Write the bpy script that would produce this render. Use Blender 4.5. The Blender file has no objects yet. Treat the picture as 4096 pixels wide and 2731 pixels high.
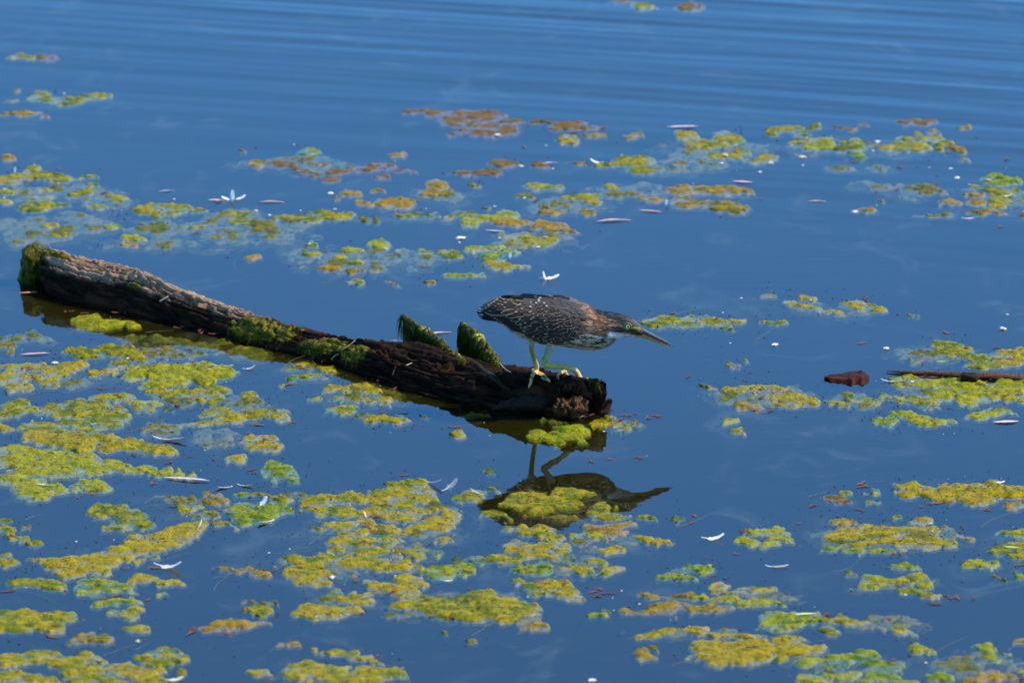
import bpy, math, random
import numpy as np
from mathutils import Vector
from mathutils.bvhtree import BVHTree

rng = np.random.default_rng(7)
random.seed(7)
SC = bpy.context.scene
COL = SC.collection

# ------------------------------------------------------------------ camera
PITCH = math.radians(17.0)
SP, CP = math.sin(PITCH), math.cos(PITCH)
DIST = 16.0                      # metres from the lens to the log's end
PPM = 1950.0                     # photograph pixels per metre at that distance
FPX = PPM * DIST
FWD = np.array([0, CP, -SP]); UP = np.array([0, SP, CP]); RIGHT = np.array([1.0, 0, 0])

def ray(px, py):
    return RIGHT * ((px - 2048) / FPX) + UP * ((1365.5 - py) / FPX) + FWD

CAM = -DIST * ray(2300, 1660)    # the world origin is on the water by the log's broken end

def on_water(px, py, z=0.0):
    """where the pond surface (or a level z above it) lies under a spot of the photograph"""
    r = ray(px, py)
    return CAM + r * ((z - CAM[2]) / r[2])

cam_data = bpy.data.cameras.new("camera")
cam = bpy.data.objects.new("camera", cam_data); COL.objects.link(cam)
cam.location = CAM
cam.rotation_euler = (math.pi / 2 - PITCH, 0, 0)
cam_data.sensor_width = 36.0
cam_data.lens = 36.0 * FPX / 4096.0
cam_data.clip_end = 2000.0
cam_data.dof.use_dof = True
cam_data.dof.focus_distance = 15.95
cam_data.dof.aperture_fstop = 6.3
SC.camera = cam

# ------------------------------------------------------------------ sky, sun, exposure
SUN_EL, SUN_AZ = math.radians(49), math.radians(88)     # azimuth from +Y (away from the camera) towards +X
world = bpy.data.worlds.new("World"); SC.world = world
world.use_nodes = True
wn = world.node_tree
wn.nodes.clear()
sky = wn.nodes.new("ShaderNodeTexSky"); sky.sky_type = 'NISHITA'
sky.sun_disc = False
sky.sun_elevation = SUN_EL
sky.sun_rotation = SUN_AZ
sky.altitude = 1500
sky.air_density = 1.0
sky.dust_density = 0.0
sky.ozone_density = 6.0
bg = wn.nodes.new("ShaderNodeBackground"); bg.inputs[1].default_value = 0.15
wo = wn.nodes.new("ShaderNodeOutputWorld")
deep = wn.nodes.new("ShaderNodeMix"); deep.data_type = 'RGBA'; deep.blend_type = 'MULTIPLY'; deep.inputs[0].default_value = 1.0
deep.inputs[7].default_value = (0.60, 1.18, 1.46, 1)      # a deep, dry autumn blue over the whole dome
wn.links.new(sky.outputs[0], deep.inputs[6]); wn.links.new(deep.outputs[2], bg.inputs[0]); wn.links.new(bg.outputs[0], wo.inputs[0])

sun_data = bpy.data.lights.new("sun", 'SUN')
sun_data.energy = 5.0; sun_data.angle = math.radians(0.53); sun_data.color = (1.0, 0.93, 0.82)
sun = bpy.data.objects.new("sun", sun_data); COL.objects.link(sun)
to_sun = Vector((math.sin(SUN_AZ) * math.cos(SUN_EL), math.cos(SUN_AZ) * math.cos(SUN_EL), math.sin(SUN_EL)))
sun.rotation_euler = to_sun.to_track_quat('Z', 'Y').to_euler()

SC.view_settings.view_transform = 'Standard'
SC.view_settings.look = 'None'
SC.view_settings.exposure = 0.92
SC.view_settings.gamma = 1.0
SC.render.engine = 'CYCLES'
SC.cycles.use_denoising = True
SC.cycles.adaptive_threshold = 0.015
SC.cycles.max_bounces = 5
SC.cycles.diffuse_bounces = 2
SC.cycles.glossy_bounces = 3
SC.cycles.transparent_max_bounces = 12
SC.cycles.sample_clamp_indirect = 6.0

# ------------------------------------------------------------------ noise (numpy)
def _hash(i, j, k, seed):
    h = (i.astype(np.int64) * 374761393 + j.astype(np.int64) * 668265263 + k.astype(np.int64) * 2147483647 + seed * 974634777) & 0xFFFFFFFF
    h = ((h ^ (h >> 13)) * 1274126177) & 0xFFFFFFFF
    h = ((h ^ (h >> 16)) * 2246822519) & 0xFFFFFFFF
    return ((h ^ (h >> 15)) & 0xFFFFFF) / float(0xFFFFFF)

def vnoise(x, y, z=None, seed=0):
    x = np.asarray(x, float); y = np.asarray(y, float)
    z = np.zeros_like(x) if z is None else np.asarray(z, float) + np.zeros_like(x)
    xi, yi, zi = np.floor(x), np.floor(y), np.floor(z)
    f = [t - i for t, i in ((x, xi), (y, yi), (z, zi))]
    u, v, w = [t * t * t * (t * (t * 6 - 15) + 10) for t in f]
    r = 0
    for a in (0, 1):
        for b in (0, 1):
            for c in (0, 1):
                wgt = (u if a else 1 - u) * (v if b else 1 - v) * (w if c else 1 - w)
                r = r + wgt * _hash(xi + a, yi + b, zi + c, seed)
    return r * 2 - 1

def fbm(x, y, z=None, octaves=3, seed=0, gain=0.5):
    a, s, t = 1.0, 0, 0
    x = np.asarray(x, float); y = np.asarray(y, float)
    for o in range(octaves):
        k = 2.03 ** o
        s = s + a * vnoise(x * k + o * 7.3, y * k + o * 3.1, None if z is None else np.asarray(z) * k, seed + o)
        t += a; a *= gain
    return s / t

def worley(x, y, seed=0):
    xi, yi = np.floor(x), np.floor(y)
    best = np.full(np.shape(x), 9.0)
    for a in (-1, 0, 1):
        for b in (-1, 0, 1):
            z0 = np.zeros_like(xi)
            px = xi + a + _hash(xi + a, yi + b, z0, seed); py = yi + b + _hash(xi + a, yi + b, z0 + 1, seed)
            best = np.minimum(best, (px - x) ** 2 + (py - y) ** 2)
    return best            # squared distance

def sstep(a, b, x):
    t = np.clip((x - a) / (b - a), 0, 1)
    return t * t * (3 - 2 * t)

# ------------------------------------------------------------------ meshes
def make_mesh(name, verts, faces, smooth=True):
    """verts Nx3; faces: an Mx3 or Mx4 array, or a list of tuples"""
    me = bpy.data.meshes.new(name)
    if isinstance(faces, np.ndarray):
        k = faces.shape[1]; m = len(faces)
        me.vertices.add(len(verts)); me.vertices.foreach_set("co", np.asarray(verts, np.float32).ravel())
        me.loops.add(m * k); me.loops.foreach_set("vertex_index", faces.astype(np.int32).ravel())
        me.polygons.add(m)
        me.polygons.foreach_set("loop_start", np.arange(0, m * k, k, dtype=np.int32))
        me.update(calc_edges=True)
        me.validate()
    else:
        me.from_pydata([tuple(v) for v in verts], [], faces); me.update()
    if smooth:
        me.polygons.foreach_set("use_smooth", np.ones(len(me.polygons), bool))
    return me

def add(name, me, mat=None, parent=None, loc=None):
    o = bpy.data.objects.new(name, me); COL.objects.link(o)
    if mat is not None and me is not None and not len(me.materials):
        me.materials.append(mat)
    if parent is not None:
        o.parent = parent
    if loc is not None:
        o.location = loc
    return o

def tag(o, label=None, cat=None, group=None, kind=None):
    if label: o["label"] = label
    if cat: o["category"] = cat
    if group: o["group"] = group
    if kind: o["kind"] = kind
    return o

def empty(name, loc):
    o = bpy.data.objects.new(name, None); COL.objects.link(o)
    o.location = loc; o.empty_display_size = 0.02
    return o

def set_color(me, cols):
    at = me.color_attributes.new("tint", 'FLOAT_COLOR', 'POINT')
    c = np.ones((len(me.vertices), 4), np.float32); c[:, :3] = cols
    at.data.foreach_set("color", c.ravel())

def grid_faces(nu, nv, wrap_v=False):
    u = np.arange(nu - 1); v = np.arange(nv if wrap_v else nv - 1)
    U, V = np.meshgrid(u, v, indexing='ij')
    V1 = (V + 1) % nv
    return np.stack([U * nv + V, (U + 1) * nv + V, (U + 1) * nv + V1, U * nv + V1], -1).reshape(-1, 4)

def frame_along(P):
    P = np.asarray(P, float)
    T = np.gradient(P, axis=0); T /= np.linalg.norm(T, axis=1)[:, None] + 1e-12
    A = np.array([0, 0, 1.0]) if abs(T[0][2]) < 0.9 else np.array([1.0, 0, 0])
    N = []
    n = np.cross(T[0], A); n /= np.linalg.norm(n)
    for t in T:
        n = n - t * np.dot(n, t); n /= np.linalg.norm(n) + 1e-12
        N.append(n)
    N = np.array(N)
    return T, N, np.cross(T, N)

def smooth_path(P, n):
    """Catmull-Rom through the rows of P (any number of columns)"""
    P = np.asarray(P, float)
    Q = np.vstack([2 * P[0] - P[1], P, 2 * P[-1] - P[-2]])
    out = []
    for t in np.linspace(0, len(P) - 1 - 1e-9, n):
        i = int(t); f = t - i
        a, b, c, d = Q[i:i + 4]
        out.append(0.5 * (2 * b + (c - a) * f + (2 * a - 5 * b + 4 * c - d) * f * f + (3 * b - a - 3 * c + d) * f ** 3))
    return np.array(out)

def tube(P, R, seg=8, bump=0.0, seed=0, caps=True):
    """closed tapered tube along P with radii R -> verts, quads/tris list"""
    P = np.asarray(P, float); R = np.asarray(R, float) + np.zeros(len(P))
    T, N, B = frame_along(P)
    ang = np.linspace(0, 2 * np.pi, seg, endpoint=False)
    r = R[:, None] * np.ones(seg)
    if bump:
        r = r * (1 + bump * fbm(np.arange(len(P))[:, None] * 0.35 + 0 * ang, np.cos(ang)[None] * 1.5 + seed + 0 * R[:, None], np.sin(ang)[None] * 1.5 + 0 * R[:, None], 2, seed))
    V = P[:, None] + r[..., None] * (np.cos(ang)[None, :, None] * N[:, None] + np.sin(ang)[None, :, None] * B[:, None])
    V = V.reshape(-1, 3)
    F = [tuple(q) for q in grid_faces(len(P), seg, True).tolist()]
    if caps:
        n = len(V)
        V = np.vstack([V, P[0] - T[0] * R[0] * 0.6, P[-1] + T[-1] * R[-1] * 0.6])
        for k in range(seg):
            F.append((n, k, (k + 1) % seg)); b = (len(P) - 1) * seg
            F.append((n + 1, b + (k + 1) % seg, b + k))
    return V, F

def join(parts):
    V, F, off = [], [], 0
    for v, f in parts:
        V.append(np.asarray(v)); F += [tuple(i + off for i in q) for q in (f.tolist() if isinstance(f, np.ndarray) else f)]
        off += len(v)
    return np.vstack(V), F

def strand_mesh(paths, width):
    """many thin 3-sided strands, each path an (n,3) array -> verts, faces array (quads)"""
    V, F, off = [], [], 0
    for P in paths:
        n = len(P)
        T, N, B = frame_along(P)
        taper = width * np.linspace(1, 0.25, n)
        for a in (0, 2.094, 4.189):
            V.append(P + taper[:, None] * (math.cos(a) * N + math.sin(a) * B))
        i = np.arange(n - 1)
        for a in range(3):
            b = (a + 1) % 3
            F.append(off + np.stack([a * n + i, a * n + i + 1, b * n + i + 1, b * n + i], -1))
        off += 3 * n
    return np.vstack(V), np.vstack(F)

# ------------------------------------------------------------------ materials
class NT:
    def __init__(self, name):
        self.m = bpy.data.materials.new(name); self.m.use_nodes = True
        self.t = self.m.node_tree; self.t.nodes.clear()
        self.out = self.n("ShaderNodeOutputMaterial")
    def n(self, kind, **kw):
        x = self.t.nodes.new(kind)
        for k, v in kw.items(): setattr(x, k, v)
        return x
    def l(self, a, b): self.t.links.new(a, b)
    def val(self, inp, v):
        if hasattr(v, "links"): self.l(v, inp)
        else: inp.default_value = v
    def noise(self, vec, scale, detail=3, rough=0.55, dist=0.0):
        x = self.n("ShaderNodeTexNoise"); self.l(vec, x.inputs["Vector"])
        x.inputs["Scale"].default_value = scale; x.inputs["Detail"].default_value = detail
        x.inputs["Roughness"].default_value = rough; x.inputs["Distortion"].default_value = dist
        return x.outputs["Fac"]
    def ramp(self, fac, stops, interp='LINEAR'):
        x = self.n("ShaderNodeValToRGB"); x.color_ramp.interpolation = interp
        e = x.color_ramp.elements
        while len(e) < len(stops): e.new(0.5)
        for k, (p, c) in enumerate(stops):
            e[k].position = p; e[k].color = (*c, 1) if len(c) == 3 else c
        self.l(fac, x.inputs[0]); return x.outputs[0]
    def math(self, op, a, b=0.0, c=0.0):
        x = self.n("ShaderNodeMath", operation=op)
        self.val(x.inputs[0], a); self.val(x.inputs[1], b); self.val(x.inputs[2], c)
        return x.outputs[0]
    def mix(self, fac, a, b, mode='MIX'):
        x = self.n("ShaderNodeMix", data_type='RGBA', blend_type=mode)
        self.val(x.inputs[0], fac)
        self.val(x.inputs[6], a if hasattr(a, "links") else (*a, 1)); self.val(x.inputs[7], b if hasattr(b, "links") else (*b, 1))
        return x.outputs[2]
    def bump(self, h, dist, strength=1.0, normal=None):
        x = self.n("ShaderNodeBump"); self.l(h, x.inputs["Height"])
        x.inputs["Distance"].default_value = dist; x.inputs["Strength"].default_value = strength
        if normal is not None: self.l(normal, x.inputs["Normal"])
        return x.outputs[0]
    def pos(self): return self.n("ShaderNodeNewGeometry").outputs["Position"]
    def mapping(self, vec, scale=(1, 1, 1), rot=(0, 0, 0)):
        x = self.n("ShaderNodeMapping"); self.l(vec, x.inputs[0])
        x.inputs["Rotation"].default_value = rot; x.inputs["Scale"].default_value = scale
        return x.outputs[0]
    def principled(self, color, rough=0.5, normal=None, spec=0.5, **kw):
        p = self.n("ShaderNodeBsdfPrincipled")
        self.val(p.inputs["Base Color"], color if hasattr(color, "links") else (*color, 1))
        self.val(p.inputs["Roughness"], rough); p.inputs["Specular IOR Level"].default_value = spec
        if normal is not None: self.l(normal, p.inputs["Normal"])
        for k, v in kw.items(): self.val(p.inputs[k], v)
        self.l(p.outputs[0], self.out.inputs[0])
        return p

def plain(name, color, rough=0.5, var=0.25, scale=60, spec=0.2, bump=0.0):
    t = NT(name); p = t.pos()
    f = t.noise(p, scale, 4)
    c = t.ramp(f, [(0.25, tuple(x * (1 - var) for x in color)), (0.75, tuple(min(1, x * (1 + var)) for x in color))])
    nb = t.bump(t.noise(p, scale * 4, 3), bump) if bump else None
    t.principled(c, rough, nb, spec)
    return t.m

def tinted(name, rough=0.6, spec=0.3, bump=0.0, bscale=900, translucent=0.0):
    """colour comes from the mesh's own colour attribute (plumage, bark, leaf pattern)"""
    t = NT(name); a = t.n("ShaderNodeVertexColor", layer_name="tint")
    f = t.noise(t.pos(), bscale, 3)
    c = t.mix(1.0, a.outputs[0], t.ramp(f, [(0.25, (0.72,) * 3), (0.75, (1.25,) * 3)]), 'MULTIPLY')
    p = t.principled(c, rough, t.bump(f, bump) if bump else None, spec)
    if translucent:
        tr = t.n("ShaderNodeBsdfTranslucent"); t.l(c, tr.inputs[0])
        mx = t.n("ShaderNodeMixShader"); mx.inputs[0].default_value = translucent
        t.l(p.outputs[0], mx.inputs[1]); t.l(tr.outputs[0], mx.inputs[2]); t.l(mx.outputs[0], t.out.inputs[0])
    return t.m

M = {}

def algae_material(name, a, b, c, dark, spec=0.05):
    t = NT(name); p = t.pos()
    info = t.n("ShaderNodeObjectInfo")
    n1 = t.noise(p, 16, 3, 0.6, 0.4)
    shift = t.math('MULTIPLY_ADD', info.outputs["Random"], 0.34, -0.18)
    f = t.math('ADD', n1, shift)
    col = t.ramp(f, [(0.34, tuple(x * 0.72 for x in a)), (0.47, tuple(x * 0.76 for x in b)), (0.60, tuple(x * 0.82 for x in c))])
    n2 = t.noise(p, 190, 4, 0.7)
    col = t.mix(t.ramp(n2, [(0.33, (0.7,) * 3), (0.55, (0.0,) * 3)]), col, dark)
    n3 = t.noise(p, 75, 3, 0.6)
    col = t.mix(t.ramp(t.noise(p, 38, 3, 0.6), [(0.42, (0.0,) * 3), (0.62, (0.6,) * 3)]), col, tuple(min(1, x * 1.3) for x in c))
    col = t.mix(t.ramp(n3, [(0.54, (0.0,) * 3), (0.68, (0.8,) * 3)]), col, tuple(x * 0.55 for x in dark))
    h1 = t.noise(p, 420, 4, 0.7)
    v = t.n("ShaderNodeTexVoronoi"); t.l(p, v.inputs["Vector"]); v.inputs["Scale"].default_value = 210
    hh = t.math('ADD', h1, t.math('MULTIPLY', v.outputs["Distance"], 0.7))
    pr = t.principled(col, t.ramp(n2, [(0.35, (0.22,) * 3), (0.65, (0.6,) * 3)]), t.bump(hh, 0.0025, 1.0), spec)
    tr = t.n("ShaderNodeBsdfTranslucent"); t.l(col, tr.inputs[0])
    mx = t.n("ShaderNodeMixShader"); mx.inputs[0].default_value = 0.18
    t.l(pr.outputs[0], mx.inputs[1]); t.l(tr.outputs[0], mx.inputs[2]); t.l(mx.outputs[0], t.out.inputs[0])
    return t.m

M['y'] = algae_material("algae_yellow_green", (0.095, 0.145, 0.003), (0.185, 0.195, 0.004), (0.27, 0.20, 0.005), (0.060, 0.062, 0.004))
M['g'] = algae_material("algae_bright_green", (0.065, 0.145, 0.003), (0.155, 0.205, 0.004), (0.24, 0.22, 0.006), (0.045, 0.070, 0.004))
M['o'] = algae_material("algae_ochre", (0.145, 0.135, 0.007), (0.21, 0.15, 0.007), (0.25, 0.155, 0.010), (0.065, 0.047, 0.006))
M['b'] = algae_material("algae_brown", (0.13, 0.10, 0.014), (0.15, 0.092, 0.016), (0.155, 0.085, 0.018), (0.052, 0.034, 0.008))
M['f'] = algae_material("algae_thin_olive", (0.07, 0.105, 0.006), (0.125, 0.125, 0.006), (0.145, 0.11, 0.008), (0.045, 0.047, 0.005))

# ------------------------------------------------------------------ pond: surface, drifting silt, murk below
def plane_obj(name, z, half, mat):
    me = make_mesh(name, [(-half, -half, 0), (half, -half, 0), (half, half, 0), (-half, half, 0)], [(0, 1, 2, 3)], False)
    return add(name, me, mat, None, (0, 0, z))

t = NT("water_surface"); p = t.pos()
sep = t.n("ShaderNodeSeparateXYZ"); t.l(p, sep.inputs[0])
# breeze ripples run across the open water beyond the weed and die out among it
open_water = t.n("ShaderNodeMapRange", interpolation_type='SMOOTHSTEP')
yy = t.math('MULTIPLY_ADD', sep.outputs[0], 0.5, sep.outputs[1])
t.l(yy, open_water.inputs[0]); open_water.inputs[1].default_value = 1.0; open_water.inputs[2].default_value = 4.4
def slanted(slope, kx, ky):
    cx = t.n("ShaderNodeCombineXYZ")
    t.l(t.math('MULTIPLY', t.math('MULTIPLY_ADD', sep.outputs[1], -slope, sep.outputs[0]), kx), cx.inputs[0])
    t.l(t.math('MULTIPLY', t.math('MULTIPLY_ADD', sep.outputs[0], slope, sep.outputs[1]), ky), cx.inputs[1])
    return cx.outputs[0]
rip = t.noise(slanted(0.24, 0.8, 9.5), 1.0, 1.0, 0.5)
rip2 = t.noise(slanted(0.16, 0.4, 3.4), 1.0, 0.0, 0.4)
hr = t.math('MULTIPLY', t.math('ADD', rip, t.math('MULTIPLY', rip2, 0.55)), open_water.outputs[0])
nb = t.bump(hr, 0.0054, 1.0)
calm = t.noise(t.mapping(p, (6, 20, 1)), 1.0, 1, 0.5)
nb = t.bump(calm, 0.00010, 1.0, nb)
nb = t.bump(t.noise(t.mapping(p, (9, 55, 1)), 1.0, 0, 0.5), 0.00005, 1.0, nb)
dt = t.n("ShaderNodeVectorMath", operation='DOT_PRODUCT'); t.l(nb, dt.inputs[0]); t.l(t.n("ShaderNodeNewGeometry").outputs["Incoming"], dt.inputs[1])
graze = t.math('POWER', t.math('SUBTRACT', 1.0, t.math('ABSOLUTE', dt.outputs["Value"])), 5.0)
refl = t.math('MULTIPLY_ADD', graze, 0.945, 0.055)        # the same from above and from below
gl = t.n("ShaderNodeBsdfGlossy"); gl.inputs["Roughness"].default_value = 0.0; t.l(nb, gl.inputs["Normal"])
tr = t.n("ShaderNodeBsdfTransparent"); tr.inputs[0].default_value = (0.97, 0.98, 0.95, 1)
mx = t.n("ShaderNodeMixShader"); t.l(refl, mx.inputs[0]); t.l(tr.outputs[0], mx.inputs[1]); t.l(gl.outputs[0], mx.inputs[2])
t.l(mx.outputs[0], t.out.inputs[0])
M['water'] = t.m
tag(plane_obj("water", 0.0, 600, M['water']), kind="structure")

t = NT("drifting_silt"); p = t.pos()
f = t.noise(t.mapping(p, (1, 0.75, 1)), 5.0, 4, 0.62, 1.2)
f2 = t.noise(p, 42.0, 2, 0.6)
fac = t.ramp(t.math('ADD', t.math('MULTIPLY', f, 0.8), t.math('MULTIPLY', f2, 0.2)), [(0.40, (0.42,) * 3), (0.56, (0.48,) * 3), (0.70, (0.72,) * 3)])
df = t.n("ShaderNodeBsdfDiffuse")
t.l(t.ramp(f, [(0.42, (0.012, 0.010, 0.001)), (0.56, (0.014, 0.0125, 0.002)), (0.72, (0.042, 0.044, 0.024))]), df.inputs[0])
tr = t.n("ShaderNodeBsdfTransparent")
mx = t.n("ShaderNodeMixShader"); t.l(fac, mx.inputs[0]); t.l(tr.outputs[0], mx.inputs[1]); t.l(df.outputs[0], mx.inputs[2])
t.l(mx.outputs[0], t.out.inputs[0])
tag(plane_obj("silt", -0.0048, 600, t.m), "thin silt and fine algae drifting just under the pond surface", "silt", kind="stuff")
t = NT("pond_murk"); p = t.pos()
f = t.noise(p, 3.0, 5, 0.6, 0.6)
df = t.n("ShaderNodeBsdfDiffuse"); t.l(t.ramp(f, [(0.35, (0.010, 0.0085, 0.001)), (0.65, (0.015, 0.013, 0.0015))]), df.inputs[0])
t.l(df.outputs[0], t.out.inputs[0])
tag(plane_obj("pond_bed", -0.0092, 600, t.m), kind="structure")

# ------------------------------------------------------------------ floating algae mats, traced region by region
CROP = {'A': (0, 1200, 1100 / 2156), 'B': (0, 1900, 1100 / 2076), 'C': (1000, 1900, 1200 / 2264), 'D': (2200, 1900, 1000 / 1887),
        'E': (3100, 1900, 996 / 1879), 'F': (2800, 1100, 1296 / 2352), 'G': (0, 150, 1200 / 2214), 'H': (850, 350, 1200 / 2352),
        'I': (1800, 350, 1300 / 2352), 'J': (2900, 400, 1196 / 2344), 'K': (2000, 0, 2096 / 2352), 'L': (1100, 1200, 900 / 2352),
        'M': (1800, 1600, 950 / 2352), 'N': (1850, 1120, 900 / 2352), 'T': (60, 930, 1100 / 2352), 'W': (0, 0, 4096 / 2352)}

def cp(c, x, y):
    x0, y0, s = CROP[c]
    return x0 + x * s, y0 + y * s

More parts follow.
